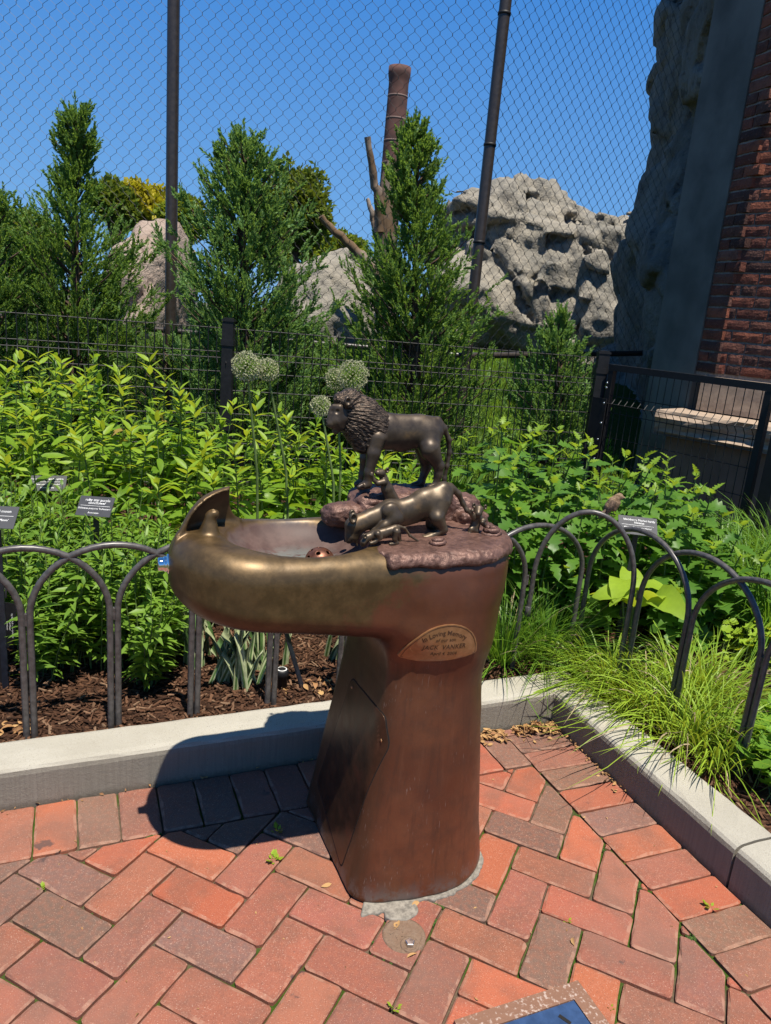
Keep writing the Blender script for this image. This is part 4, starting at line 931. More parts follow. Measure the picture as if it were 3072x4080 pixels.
for p, q_ in zip(FP[:-1], FP[1:]): tag(wire_panel(p, q_, FTOP, HZ).build('wire_panel', M['black'], FENCE), kind='stuff')
for p, r_, h in ((FP[1], .032, 1.24), (FP[2], .036, 1.23)):
    b = MB(); b.box((0, 0, h / 2), (2 * r_, 2 * r_, h)); o = b.build('post', M['black'], FENCE, False, p); t = MB(); t.box((0, 0, h + .006), (2 * r_ + .008, 2 * r_ + .008, .012)); t.box((0, 0, h + .016), (2 * r_ - .012, 2 * r_ - .012, .008)); t.build('cap', M['black'], o)
    for z in (1.12, .62): t = MB(); t.box((0, 0, z), (2 * r_ + .010, 2 * r_ + .010, .035)); t.build('clamp', M['black'], o)
GD = np.array([.59, -.81, 0]); GA = atan2(GD[1], GD[0]); GL = 1.09
GATE = empty('metal_gate', FP[2] + GD * .075, GA, 'black metal gate with wire infill between two posts before the stone sill', 'gate')
gz0, gz1 = .16, 1.15
for c, s in (((GL / 2, 0, gz1), (GL, .04, .04)), ((GL / 2, 0, gz0), (GL, .04, .04))): b = MB(); b.box(c, s); b.build('rail', M['black'], GATE)
for x in (.02, GL - .02): b = MB(); b.box((x, 0, (gz0 + gz1) / 2), (.038, .038, gz1 - gz0 - .042)); b.build('stile', M['black'], GATE)
tag(wire_panel(np.array([.03, 0, 0]), np.array([GL - .03, 0, 0]), gz1 - .03, [.15, .20, .26, .42, .58, .74, .9], gz0).build('wire_infill', M['black'], GATE), kind='stuff')
b = MB(); b.box((-.012, -.045, .74), (.115, .008, .42)); pt = b.build('lock_plate', M['black'], GATE)
for x, z in ((.03, .92), (.032, .79), (.026, .68), (.022, .55), (.03, 1.02), (.03, 1.05)): t = MB(); t.lathe([(.0001, .004), (.006, .003), (.008, 0)], 10); o = t.build('bolt', M['steel'], pt, True, (x, -.051, z)); o.rotation_euler = (pi / 2, 0, 0)
b = MB(); b.box((0, 0, .62), (.07, .07, 1.24)); o = b.build('gate_post', M['black'], None, False, FP[2] + GD * (GL + .16)); tag(o, 'plain black post at the right end of the gate, cut by the photo edge', 'post'); o.rotation_euler = (0, 0, GA)

# hoop fences along the kerb
def hoop_mesh(p, q_, zs, ztop, off, r=.0096):
    d = q_ - p; L = np.linalg.norm(d); d = d / L; a = p + d * off; c = q_ - d * off; R = (np.linalg.norm(c - a)) / 2; mid = (a + c) / 2; pts = [a + [0, 0, -.05], a + [0, 0, zs * .5], a + [0, 0, zs]]
    for t in np.linspace(pi, 0, 25)[1:-1]: pts.append(mid + d * R * cos(t) + np.array([0, 0, zs + (ztop - zs) * sin(t)]))
    pts += [c + [0, 0, zs], c + [0, 0, zs * .5], c + [0, 0, -.05]]
    b = MB(); b.tube(np.array(pts) - p, r, 10); return b
def hoop_run(name, feet, zs, ztop, label, skip=()):
    root = empty(name, feet[0], 0, label, 'hoop fence')
    for k in range(len(feet) - 2):
        if k in skip: continue
        side = np.array([0, 0, 0]) + (AY if name == 'x' else 0)
        o = hoop_mesh(feet[k], feet[k + 2], zs, ztop, .0104).build('hoop', M['hoop'], root, True, feet[k] - feet[0])
    for k in range(1, len(feet) - 1):
        b = MB(); b.box((0, 0, zs - .005), (.012, .012, .035)); b.build('weld', M['hoop'], root, False, feet[k] - feet[0])
    return root
lf = [C0 - AX * t + AY * (.185 if t > .4 else .185 + (.4 - t) * .10) for t in (-.245, .03, .27, .505, .742, .982, 1.226, 1.457, 1.685, 1.92, 2.16, 2.4)]
lf = [np.array([p[0], p[1], 0.06]) for p in lf]
HL = hoop_run('hoop_fence', lf, .405, .607, 'dark metal hoop fence along the back kerb, behind the fountain')
rf = [C0 + DR * t + NR * o_ for t, o_ in ((-.255, .255), (.0, .29), (.246, .295), (.53, .304), (.80, .304), (1.08, .304), (1.36, .304))]
rf = [np.array([p[0], p[1], 0.06]) for p in rf]
HR = hoop_run('hoop_fence', rf, .41, .64, 'dark metal hoop fence along the right kerb, above the grass')
b = MB(); cm = hoop_mesh(lf[1] + np.array([0.008, .004, .30]), rf[1] + np.array([0, 0, -.0]), .33, .66, .0)
p, q_ = lf[1], rf[1]; d = q_ - p; L = np.linalg.norm(d); dd = d / L; mid = (p + q_) / 2; pts = [p + dd * .02 + [0, 0, .27]] + [p + dd * .022 + [0, 0, .36]] + [mid + dd * (L / 2 - .022) * cos(t) + np.array([0, 0, .42 + .265 * sin(t)]) for t in np.linspace(pi, 0, 25)] + [q_ - dd * .02 + [0, 0, .2], q_ - dd * .02 + [0, 0, -.05]]
b = MB(); b.tube(np.array(pts) - rf[0], .0096, 10); CH = b.build('hoop', M['hoop'], HR, True); CH['label'] = 'corner hoop the sparrow sits on'
HOOPTOP = mid + np.array([0, 0, .685])
b = MB(); b.lathe([(.0088, -.02), (.0115, -.018), (.0115, .018), (.0088, .02)], 12); o = b.build('collar', M['hoop'], CH, True, p + dd * .02 + np.array([0, 0, .28]) - rf[0])

# ================================================================== SMALL THINGS ON THE PAVING
def gp(px, py, z=0.0): return atZ(px, py, z)
g = G('valve_iron'); v = g.co(); n = g.noise(v, 60, 5); n2 = g.noise(v, 220, 3)
M['valve'] = g.fin(g.mix(n, g.mix(n2, (.12, .06, .035), (.28, .16, .095)), (.26, .19, .14)), .85, .1, g.bump(g.math('ADD', n, n2), .8, .004), .3)
VC = empty('valve_cover', (*gp(872.6, 2022)[:2], .0), .4, 'small round rusty valve cover with a bolt in the paving by the fountain', 'valve cover')
b = MB(); b.lathe([(.050, -.02), (.0495, .0022), (.044, .0035), (.040, .003), (.0385, .0018), (.036, .0022), (.0001, .0028)], 32); b.build('cover', M['valve'], VC, True)
bo = gp(885, 2044) - gp(872.6, 2022); bo = rotz(-.4) @ bo
b = MB(); b.lathe([(.0215, .002), (.021, .0058), (.017, .0062), (.0155, .0045), (.0001, .0042)], 24); b.build('boss', M['valve'], VC, True, bo)
b = MB(); b.lathe([(.0112, .004), (.0110, .0125), (.0095, .0136), (.0001, .0138)], 5); b.build('bolt', M['steel'], VC, False, bo)
for k in range(5):
    b = MB(); a = k * 1.25 + .3; b.box((-.010 + .014 * cos(a), .008 + .014 * sin(a), .003), (.012, .0025, .0016), rotz(a + .6)); b.build('raised_mark', M['valve'], VC)
# mortar collar under the pedestal
def f_pat(x, y, z):
    w_ = .007 * vnoise(x * 30, y * 30, x * 0, 2) + .003 * vnoise(x * 90, y * 90, x * 0, 5); d = smax(plan(x, y * 1.0, -.03, .408, .254, .06, .19) + .003 + w_, -(x - .03) + .6 * (y + .2), .01)
    d = np.minimum(d, np.sqrt((x - .10) ** 2 + ((y + .262) * 1.3) ** 2) - .040 + w_); return smax(smax(d, z - .005 - .0012 * vnoise(x * 45, y * 45, z * 0, 7), .004), -z - .012, .002)
M['grout'] = plain('mortar_grout', (.235, .21, .175), .95, nscale=90, namp=.35, bump=.4)
o = net_obj('mortar_bed', f_pat, (-.06, -.36, -.014), (.47, .30, .014), .0035, M['grout'], FT); o['label'] = 'rough pale mortar under the pedestal'
# blue lid in a bronze frame
Lc = gp(1247, 2125.5); e1 = gp(1030, 2196) - Lc; e1 /= np.linalg.norm(e1); e2 = np.array([-e1[1], e1[0], 0]); e2 = e2 if e2 @ (gp(1311, 2207) - Lc) > 0 else -e2
LIDO = empty('box_lid', (Lc[0], Lc[1], 0), atan2(e1[1], e1[0]), 'blue cover plate in a worn bronze frame at the bottom edge', 'ground box')
sg = 1 if np.cross(e1, e2)[2] > 0 else -1; Wd = .30
M['lidblue'] = plain('blue_plate', (.028, .065, .16), .45, 0, .5, 40, .2, .1); g = G('worn_bronze_frame'); v = g.co(); n = g.noise(v, 16, 5); n2 = g.noise(v, 130, 4)
M['lidframe'] = g.fin(g.mix(g.range(n2, .53, .68), g.mix(n, (.22, .115, .075), (.30, .16, .105)), (.52, .40, .34)), .75, .2, g.bump(n2, .4, .003), .3)
fw = .036
for c, s in (((Wd / 2, sg * fw / 2, 0), (Wd, fw, .02)), ((fw / 2, sg * (Wd + fw) / 2, 0), (fw, Wd - fw, .0196)), ((Wd - fw / 2, sg * (Wd + fw) / 2, 0), (fw, Wd - fw, .0196)), ((Wd / 2, sg * (Wd - fw / 2), 0), (Wd - 2 * fw, fw, .02))):
    b = MB(); b.box(c, s); b.build('frame_bar', M['lidframe'], LIDO)
b = MB(); b.box((Wd / 2, sg * Wd / 2, -.0015), (Wd - 2 * fw - .003, Wd - 2 * fw - .003, .02)); PLT = b.build('plate', M['lidblue'], LIDO)
q_ = gp(1219, 2210) - Lc; lx, ly = q_ @ e1, q_ @ e2
b = MB(); b.box((lx, sg * ly, .0087), (.008, .026, .0012), rotz(.5)); b.build('key_slot', M['gap'], PLT)

# plant labels
M['label'] = plain('label_charcoal', (.045, .047, .056), .65, 0, .5, 60, .1, .02); M['white'] = plain('label_white', (.75, .75, .74), .6); M['stake'] = plain('label_stake', (.014, .018, .028), .35)
def plant_label(px, py, Y, wd, ht, lines, label, tilt=42, yaw=0, roll=0, rule=.0, stake=True, zbase=.08):
    c = atY(px, py, Y); root = empty('plant_label', (c[0], c[1], zbase), yaw, label, 'plant label'); hz = c[2] - zbase
    Rm = rotz(0) @ rotx(radians(90 - tilt)) @ rotz(roll)
    if stake:
        b = MB(); b.box((0, .004, hz / 2 - .03), (.020, .004, hz - .02)); b.build('stake', M['stake'], root)
    b = MB(); b.box((0, 0, 0), (wd, ht, .0025), Rm); b.v[0] = b.v[0] + np.array([0, 0, hz], np.float32); pl = b.build('plate', M['label'], root)
    for s, sz, u, v_ in lines:
        if s == '-': t = MB(); t.box(Rm @ np.array([u, v_, .0016]) + [0, 0, hz], (sz, .0009, .0006), Rm); t.build('rule_line', M['white'], root)
        else: letters(s, sz, lambda w_, u=u, v_=v_: Rm @ np.array([u + w_[0], v_ + w_[1], .0017]) + np.array([0, 0, hz]), M['white'], root)
    return root
plant_label(206, 1094, 2.42, .122, .074, [('ruby star purple', .0135, .004, .023), ('coneflower', .0135, .004, .012), ('-', .105, 0, .001), ("Echinacea purpurea 'Rubinstern'", .0088, 0, -.009), ('Asteraceae', .0085, 0, -.025)], 'grey label reading ruby star purple coneflower', 40, -.12, .05)
plant_label(104, 1044, 2.85, .135, .074, [('Sweet summer garden phlox', .0105, -.005, .02), ('-', .11, 0, .006), ("Phlox paniculata 'Ditosdre'", .0085, 0, -.006), ('Polemoniaceae', .0085, 0, -.022)], 'grey label half hidden by leaves at the upper left', 48, .15, .06)
plant_label(-8, 1117, 2.12, .118, .076, [('big bang full moon', .0125, -.006, .02), ('-', .10, 0, .004), ("Coreopsis 'Full Moon'", .0105, -.008, -.010)], 'grey label ending in moon, cut by the left edge of the photo', 45, .05, .03)
plant_label(1378, 1136, 2.82, .150, .080, [('blackberry Merlot hardy', .0125, .006, .024), ('hibiscus', .0125, .006, .012), ('-', .125, .0, .001), ("Hibiscus 'Blackberry Merlot'", .0095, 0, -.010), ('Malvaceae', .0085, .03, -.028)], 'grey label reading berry Merlot hardy hibiscus behind the hoops', 42, -.05, -.02)
# hanging tag on a black post at the left edge, small tag at the right
c = gp(6, 1485, .08); t0 = empty('tag_post', c, .05, 'black post with a hanging black plant tag at the left edge', 'plant tag'); b = MB(); b.box((0, 0, .15), (.016, .012, .40)); b.build('post', M['black'], t0)
b = MB(); b.tube([(.008, 0, .33), (.016, -.004, .352), (.028, -.006, .345), (.028, -.008, .318)], .0035, 6); b.build('hook', M['black'], t0, True)
b = MB(); b.box((.032, -.010, .225), (.044, .0018, .155), roty(.10)); tg = b.build('tag', M['black'], t0)
for s, u, sz in (('Coreopsis', .030, .0075), ("'Full Moon'", .038, .0075), ('Big Bang Full Moon coreopsis', .046, .0070), ('Asteraceae', .018, .006)):
    letters(s, sz, lambda w_, u=u: np.array([u + w_[1] + .0, -.0115, .225 - w_[0]]), M['white'], t0)
c = gp(1506, 1330, .10); t0 = empty('tag_post', c, -.2, 'tiny black plant tag standing in the ground cover at the right', 'plant tag'); b = MB(); b.box((0, 0, .05), (.006, .003, .12)); b.build('post', M['black'], t0); b = MB(); b.box((0, -.003, .11), (.05, .002, .075), rotx(-.35)); b.build('tag', M['black'], t0); b = MB(); b.box((.016, -.0072, .125), (.012, .001, .010), rotx(-.35)); b.build('print_block', M['white'], t0)
# irrigation head and leaning stake
c = gp(607, 1492, .09); SP = empty('sprinkler_head', c, 0, 'black pop-up sprinkler head standing in the mulch behind the kerb', 'sprinkler'); b = MB(); b.lathe([(.020, -.02), (.020, .052), (.0235, .054), (.0235, .075), (.021, .080), (.017, .081)], 24); b.build('body', M['black'], SP, True)
b = MB(); b.lathe([(.017, .0812), (.0135, .0818)], 24); b.build('ring', M['white'], SP, True); b = MB(); b.lathe([(.0133, .081), (.006, .084), (.0001, .084)], 20); b.build('nozzle', M['black'], SP, True)
p0 = gp(655, 1492, .09); p1 = atY(612, 1345, p0[1] + .02); b = MB(); d = p1 - p0; Ls = np.linalg.norm(d); b.box((0, 0, Ls / 2), (.024, .005, Ls + .1)); o = b.build('leaning_stake', M['stake'], None, False, p0); o.rotation_euler = Vector(d).to_track_quat('Z', 'Y').to_euler(); tag(o, 'dark flat metal stake leaning in the mulch under the bowl', 'stake')

# ---- sparrow on the corner hoop
def sparrow():
    px, py = 1318, 1080; c = HOOPTOP; Y = c[1]; s = Y / FPX; c = c + np.array([0, 0, .0])
    def q2(zx, zy, yo=0.0):
        p = atY(1274.5 + .09766 * zx, 1030.4 + .09766 * zy, Y + yo); return p - c
    u = .09766 * s
    root = empty('sparrow', c - np.array([0, 0, .010]), 0, 'brown streaked sparrow perched on the corner hoop, facing right', 'bird')
    L = [((520, 480, 105), (440, 600, 100), 0, 0), ((440, 600, 95), (400, 680, 62), 0, 0), ((590, 430, 92), (520, 500, 105), 0, 0), ((655, 370, 80), (620, 400, 78), 0, 0), ((690, 375, 62), (715, 390, 45), -.002, -.003), ((400, 670, 60), (350, 730, 32), 0, 0), ((610, 520, 80), (560, 640, 60), -.004, -.004)]
    pr = [(q2(a[0][0], a[0][1], a[2]), q2(a[1][0], a[1][1], a[3]), a[0][2] * u, a[1][2] * u) for a in L]
    def f(x, y, z):
        d = None
        for p1, p2, r1, r2 in pr: e = cone_seg((x, y, z), p1, p2, r1, r2); d = e if d is None else smin(d, e, .006)
        return d
    P = np.array([p for r in pr for p in r[:2]])
    g = G('sparrow_plumage'); v = g.co(); n = g.noise(g.mapv(v, (60, 120, 420), (0, radians(35), 0)), 1, 3); n2 = g.noise(v, 180, 3); X, Yy, Zc = g.xyz(v)
    cc = g.mix(g.range(n, .45, .55), (.15, .088, .05), (.36, .245, .15)); cc = g.mix(g.range(n, .60, .66), cc, (.06, .036, .023)); cc = g.mix(g.math('MULTIPLY', n2, .4), cc, (.30, .22, .15)); m1 = g.fin(cc, .85, 0, g.bump(n, .4, .003), .2)
    body = net_obj('body', f, P.min(0) - .02, P.max(0) + .02, .0016, m1, root)
    def feather_blade(name, pts, w0, th, par, mat):
        b = MB(); P_ = np.array([q2(*p) for p in pts]); m = len(P_); T = np.gradient(P_, axis=0); sd_ = np.cross(T, [0, 1.0, 0]); sd_ /= np.linalg.norm(sd_, axis=1)[:, None]; w_ = np.array(w0)[:, None] * u
        V = np.concatenate([P_ + sd_ * w_ + [0, -th, 0], P_ - sd_ * w_ + [0, -th, 0], P_ + sd_ * w_ + [0, th, 0], P_ - sd_ * w_ + [0, th, 0]]); k = np.arange(m - 1)
        F = np.concatenate([np.stack([k, k + m, k + m + 1, k + 1], 1), np.stack([k + 2 * m, k + 2 * m + 1, k + 3 * m + 1, k + 3 * m], 1), np.stack([k, k + 1, k + 2 * m + 1, k + 2 * m], 1), np.stack([k + m, k + 3 * m, k + 3 * m + 1, k + m + 1], 1)]); b.add(V, F); return b.build(name, mat, par, True)
    wm = plain('wing_feathers', (.20, .13, .085), .85, nscale=220, namp=.5)
    feather_blade('tail', [(400, 660, -.006), (320, 720, -.006), (250, 780, -.006), (195, 825, -.006)], [36, 40, 46, 40], .002, root, wm)
    feather_blade('wing', [(560, 470, -.0155), (500, 570, -.0175), (440, 660, -.015), (380, 760, -.011)], [52, 62, 44, 12], .002, root, wm)
    feather_blade('wing', [(470, 440, .008), (400, 540, .008), (350, 620, .006), (310, 700, .004)], [40, 50, 34, 8], .002, root, wm)
    bk = MB(); bk.tube([q2(735, 385, -.003), q2(770, 392, -.003), q2(806, 410, -.003)], [.0034, .0024, .0003], 8); bk.build('beak', plain('beak_horn', (.35, .24, .15), .5), root, True)
    ey = MB(); ey.lathe([(.0001, .0018), (.0012, .0012), (.0017, 0)], 8); e = ey.build('eye', plain('eye_black', (.01, .008, .006), .1), root, True, q2(690, 352, -.0085)); e.rotation_euler = (pi / 2, 0, 0)
    for zx in (470, 530):
        lg = MB(); lg.tube([q2(zx, 690, -.002), q2(zx + 5, 745, -.003), q2(zx + 12, 790, -.001)], .0012, 6); lg.tube([q2(zx + 12, 785, -.001), q2(zx + 40, 790, -.004)], .0011, 5); lg.tube([q2(zx + 12, 785, .0), q2(zx + 30, 800, .003)], .001, 5); lg.build('leg', plain('bird_leg', (.28, .16, .11), .6), root, True)
sparrow()

# ================================================================== PLANTS
M['juniper'] = leafmat('juniper_green', (.155, .265, .055), (.066, .135, .034), .36, .45, .35, island=True, big=5)
M['juniper2'] = leafmat('juniper_blue_green', (.165, .285, .078), (.070, .150, .046), .36, .45, .35, island=True, big=5)
M['bark'] = plain('brown_bark', (.09, .055, .035), .95, nscale=30, namp=.4, bump=.6)
M['phlox'] = leafmat('phlox_leaf', (.185, .310, .024), (.088, .178, .018), .42, .34, .45)
M['phloxtip'] = leafmat('phlox_young_leaf', (.26, .38, .03), (.18, .30, .025), .42, .38, .4)
M['phloxj'] = leafmat('phlox_back_leaf', (.19, .31, .025), (.09, .185, .02), .40, .34, .45, island=True)
M['stemgreen'] = plain('green_stem', (.11, .17, .04), .6, nscale=20)
M['coreo'] = leafmat('coreopsis_leaf', (.165, .28, .032), (.095, .19, .028), .35, .36, .45, island=True)
M['hib'] = leafmat('hibiscus_leaf', (.105, .215, .026), (.055, .14, .022), .36, .34, .45)
M['hibtip'] = leafmat('hibiscus_young_leaf', (.21, .32, .03), (.13, .23, .025), .4, .36, .4)
M['lime_leaf'] = leafmat('lime_leaf', (.29, .42, .035), (.22, .35, .03), .42, .4, .35)
M['sedge'] = leafmat('sedge_blade', (.13, .25, .025), (.055, .135, .018), .3, .34, .45, island=True)
M['sedge2'] = leafmat('yellow_sedge_blade', (.27, .39, .035), (.13, .24, .022), .32, .36, .45, island=True)
M['straw'] = plain('straw', (.34, .26, .15), .8); M['cover'] = leafmat('cranesbill_leaf', (.17, .32, .03), (.085, .19, .022), .36, .4, .4, island=True)
M['iris_g'] = plain('iris_green', (.085, .17, .045), .45, nscale=30); M['iris_c'] = plain('iris_cream', (.42, .47, .26), .5, nscale=30)
M['lawnblade'] = leafmat('lawn_blade', (.23, .37, .04), (.13, .25, .025), .35, .45, .3, island=True)
M['oak'] = leafmat('far_leaf_green', (.13, .17, .022), (.065, .11, .016), .3, .5, .2, island=True); M['gold'] = leafmat('far_leaf_gold', (.45, .34, .02), (.28, .24, .02), .3, .5, .2, island=True)
M['lime_tree'] = leafmat('far_leaf_yellow_green', (.19, .24, .022), (.10, .15, .02), .3, .5, .2, island=True)

def blades_diamond(mb, base, dirs, ln, wd):
    """many small diamond leaves: base points, unit directions, lengths, widths"""
    n = len(base); rnd_ = RNG.normal(0, 1, (n, 3)); sd_ = np.cross(dirs, rnd_); sd_ /= np.linalg.norm(sd_, axis=1)[:, None] + 1e-9
    m = base + dirs * (ln * .45)[:, None]; V = np.stack([base, m + sd_ * (wd / 2)[:, None], base + dirs * ln[:, None], m - sd_ * (wd / 2)[:, None]], 1).reshape(-1, 3)
    k = np.arange(n)[:, None] * 4; mb.add(V, k + np.array([[0, 1, 2, 3]]))
unit = lambda v: v / (np.linalg.norm(v, axis=-1, keepdims=True) + 1e-9)

def juniper(px, Y, base_z, prof, nb, label, mat, seed, lean=0.0, dens=1.0):
    """prof: list of (photo y, half width px at depth Y): tip first"""
    global RNG
    RNG = np.random.default_rng(seed); s = Y / FPX; ax = [atY(px, py, Y) for py, _, in prof]; zz = np.array([a[2] for a in ax]); xx = np.array([a[0] for a in ax]); rr = np.array([h * s for _, h in prof])
    o_ = np.argsort(zz); zz, xx, rr = zz[o_], xx[o_], rr[o_]; ztop = zz[-1] - .16; x0 = xx[0]
    axis = lambda z: np.stack([np.interp(z, zz, xx), np.full_like(z, Y), z], -1)
    root = empty('juniper', (x0, Y, base_z), 0, label, 'juniper', 'junipers behind the wire fence'); org = np.array([x0, Y, base_z])
    tz = np.linspace(base_z, ztop - .08, 14); b = MB(); b.tube(axis(tz) - org, np.linspace(.055, .006, 14), 7); b.build('trunk', M['bark'], root, True)
    z0 = max(base_z + .05, zz[0] - .3); u = RNG.random(nb) ** .82; hz = z0 + (ztop - z0) * u
    az = RNG.random(nb) * 2 * pi; R = np.interp(hz, zz, rr) * RNG.choice([.45, .72, .95, 1.28], nb, p=[.26, .34, .28, .12]) + .015; A = axis(np.clip(hz - R * .75, base_z + .05, ztop))
    el = RNG.uniform(.35, .8, nb) + .5 * u ** 3; out = np.stack([np.cos(az), np.sin(az) * .9, np.tan(el)], -1); E = axis(hz) + np.stack([np.cos(az) * R, np.sin(az) * R * .9, RNG.uniform(-.02, .07, nb)], -1)
    br = MB(); L = np.linalg.norm(E - A, axis=1)
    for k in range(0, nb, 2): br.tube([A[k] - org, A[k] * .5 + E[k] * .5 - org + [0, 0, -.03 * L[k]], E[k] - org], [.010, .006, .002], 4, cap=False)
    br.build('branches', M['bark'], root, True)
    # sprays along the branches
    ns = np.maximum(6, (L * 21 * dens).astype(int)); bi = np.repeat(np.arange(nb), ns); t = .25 + .75 * RNG.random(len(bi)) ** .75; D = unit(E - A)[bi]
    P = A[bi] + (E - A)[bi] * t[:, None] + np.stack([0 * t, 0 * t, -.09 * L[bi] * np.sin(pi * t)], -1) + RNG.normal(0, .010, (len(bi), 3))
    sdv = unit(D + RNG.normal(0, .48, D.shape) + np.array([0, 0, .35])); sl = RNG.uniform(.08, .17, len(bi)) * (1.1 - .35 * t) * (1 - .42 * u[bi] ** 2)
    K = 34; tt = np.tile(np.linspace(.04, 1, K), len(bi)); I = np.repeat(np.arange(len(bi)), K)
    bs = P[I] + sdv[I] * (sl[I] * tt)[:, None] + np.array([0, 0, .05]) * (tt ** 2 * sl[I] / .2)[:, None] + RNG.normal(0, .0025, (len(I), 3)); dr = unit(sdv[I] * 1.0 + unit(RNG.normal(0, 1, (len(I), 3))) * .50)
    mb = MB(); blades_diamond(mb, bs - org, dr, RNG.uniform(.016, .036, len(I)) * (1.15 - .4 * tt), RNG.uniform(.007, .0125, len(I)))
    # leading shoot
    n = 90; z = np.linspace(ztop - .10, ztop + .13, n); bs = axis(z) + RNG.normal(0, .004, (n, 3)); dr = unit(np.stack([RNG.normal(0, .35, n), RNG.normal(0, .35, n), np.ones(n)], -1)); blades_diamond(mb, bs - org, dr, np.full(n, .03), np.full(n, .008))
    mb.build('crown', mat, root); return root
juniper(163, 5.9, .25, [(192, 3), (235, 14), (285, 40), (310, 34), (345, 24), (385, 40), (420, 40), (452, 95), (520, 130), (600, 160), (680, 180), (780, 170), (880, 160)], 380, 'left juniper with a slender spire over a broad base', M['juniper'], 11)
juniper(-20, 5.6, .22, [(368, 3), (410, 40), (470, 75), (560, 110), (680, 130), (860, 130)], 200, 'juniper cut by the left edge of the photo', M['juniper'], 15)
juniper(527, 5.35, .2, [(250, 3), (300, 26), (345, 52), (400, 80), (470, 112), (560, 138), (650, 150), (750, 155), (880, 150)], 420, 'broad bluish juniper in the middle, left of the dead tree', M['juniper2'], 12)
juniper(898, 5.3, .2, [(226, 3), (270, 13), (320, 34), (380, 52), (440, 64), (520, 88), (590, 118), (660, 138), (760, 150), (900, 150)], 380, 'tall juniper in front of the dead tree and chimney', M['juniper'], 13)
juniper(1205, 5.6, .3, [(645, 4), (672, 15), (715, 16), (738, 42), (780, 70), (850, 92), (930, 90)], 150, 'small young juniper in front of the rock outcrop', M['juniper2'], 14)
juniper(705, 5.7, .2, [(700, 8), (740, 60), (800, 90), (900, 95)], 110, 'low juniper bush between the middle and the tall juniper', M['juniper'], 17)
juniper(370, 5.75, .2, [(690, 10), (730, 70), (800, 95), (900, 95)], 120, 'low juniper bush between the left and the middle juniper', M['juniper'], 18)

def leafy_tree(px, py, Y, rx, rz, mat, label, n, seed, zb=.8, ls=.16, blobs=7):
    global RNG
    RNG = np.random.default_rng(seed); s = Y / FPX; c = atY(px, py, Y); root = empty('leafy_tree', (c[0], Y, zb), 0, label, 'tree'); org = np.array([c[0], Y, zb])
    t = MB(); t.tube([(0, 0, 0), (.05, 0, (c[2] - zb) * .6), (0, .1, c[2] - zb + rz * s * .3)], [.22, .16, .05], 8)
    mb = MB(); cs = []
    for k in range(blobs):
        a = RNG.random() * 2 * pi; q = RNG.random() ** .5 * .62; cs.append(c + np.array([cos(a) * q * rx * s, RNG.normal(0, .35) * rx * s, sin(a) * q * rz * s]))
        t.tube([(0, 0, (c[2] - zb) * .6), tuple(cs[-1] - org)], [.07, .02], 5)
    t.build('trunk', M['bark'], root, True)
    k = RNG.integers(0, blobs, n); d = unit(RNG.normal(0, 1, (n, 3))); r = RNG.random(n) ** .38 * (.45 + .25 * vnoise(d[:, 0] * 3 + k, d[:, 1] * 3, d[:, 2] * 3, seed))
    P = np.array(cs)[k] + d * r[:, None] * np.array([rx * s, rx * s, rz * s]); dr = unit(d + RNG.normal(0, .8, d.shape)); blades_diamond(mb, P - org, dr, RNG.uniform(.6, 1.2, n) * ls, RNG.uniform(.5, .8, n) * ls); mb.build('crown', mat, root)
leafy_tree(628, 470, 14.0, 82, 115, M['oak'], 'green broadleaf tree behind the middle juniper', 16000, 31, ls=.11, blobs=10)
leafy_tree(330, 450, 26.0, 62, 42, M['gold'], 'golden yellow tree far behind the left rock', 7000, 32, ls=.2)
leafy_tree(395, 470, 22.0, 55, 45, M['lime_tree'], 'yellow-green tree beside the golden one', 6000, 33, ls=.17)
leafy_tree(250, 440, 19.0, 48, 55, M['oak'], 'olive green tree peeking out right of the left juniper spire', 6000, 35, ls=.15)
leafy_tree(705, 535, 18.0, 75, 55, M['lime_tree'], 'bright green bushy tree behind the fallen dead limb', 8000, 34, ls=.15)
leafy_tree(60, 560, 18.0, 130, 90, M['oak'], 'dark broadleaf tree behind the left junipers', 8000, 36, ls=.2)

# ---- leaves
def leaf_mesh(name, L, W, mats, bend=.25, fold=.18, n=5, kind='lance', wave=0.0, seed=0):
    rg = np.random.default_rng(seed); t = np.linspace(0, 1, n + 1)
    if kind == 'lance': w_ = np.sin(pi * t ** .75) ** .9
    elif kind == 'broad': w_ = np.sin(pi * t ** .62) ** .8
    elif kind == 'lobed': t = np.linspace(0, 1, 11); w_ = np.array([.05, .45, 1.0, .46, 1.0, .42, .80, .32, .50, .15, 0.0]) * (1 + rg.normal(0, .05, 11))
    n = len(t) - 1; th = np.cumsum(np.full(n + 1, bend / n)) ; y = np.concatenate([[0], np.cumsum(np.cos(th[:-1]) * L / n)]); z = np.concatenate([[0], np.cumsum(-np.sin(th[:-1]) * L / n)])
    V = []
    for i in range(n + 1):
        e = w_[i] * W / 2; V += [(-e, y[i] - (0.0 if kind != 'lobed' else -.02 * L * (i % 2)), z[i] + e * fold + wave * W * rg.normal(0, 1)), (0, y[i], z[i]), (e, y[i] - (0.0 if kind != 'lobed' else -.02 * L * (i % 2)), z[i] + e * fold + wave * W * rg.normal(0, 1))]
    F = []
    for i in range(n):
        a = i * 3; F += [[a, a + 1, a + 4, a + 3], [a + 1, a + 2, a + 5, a + 4]]
    mb = MB(); mb.add(V, F); return mb.mesh(name, mats, True)
def put_leaf(me, parent, p, az, el, sc, roll=0.0):
    o = link('leaf', me, parent); o.location = p; o.rotation_euler = (el, roll, az - pi / 2); o.scale = (sc, sc, sc); return o
R_ = random.Random(5)
PH = [leaf_mesh('phlox_leaf', .122, .038, M['phlox'], b_, .22, 5, 'lance', .03, k) for k, b_ in enumerate((.2, .5, .8, 1.1, .35, .65))]
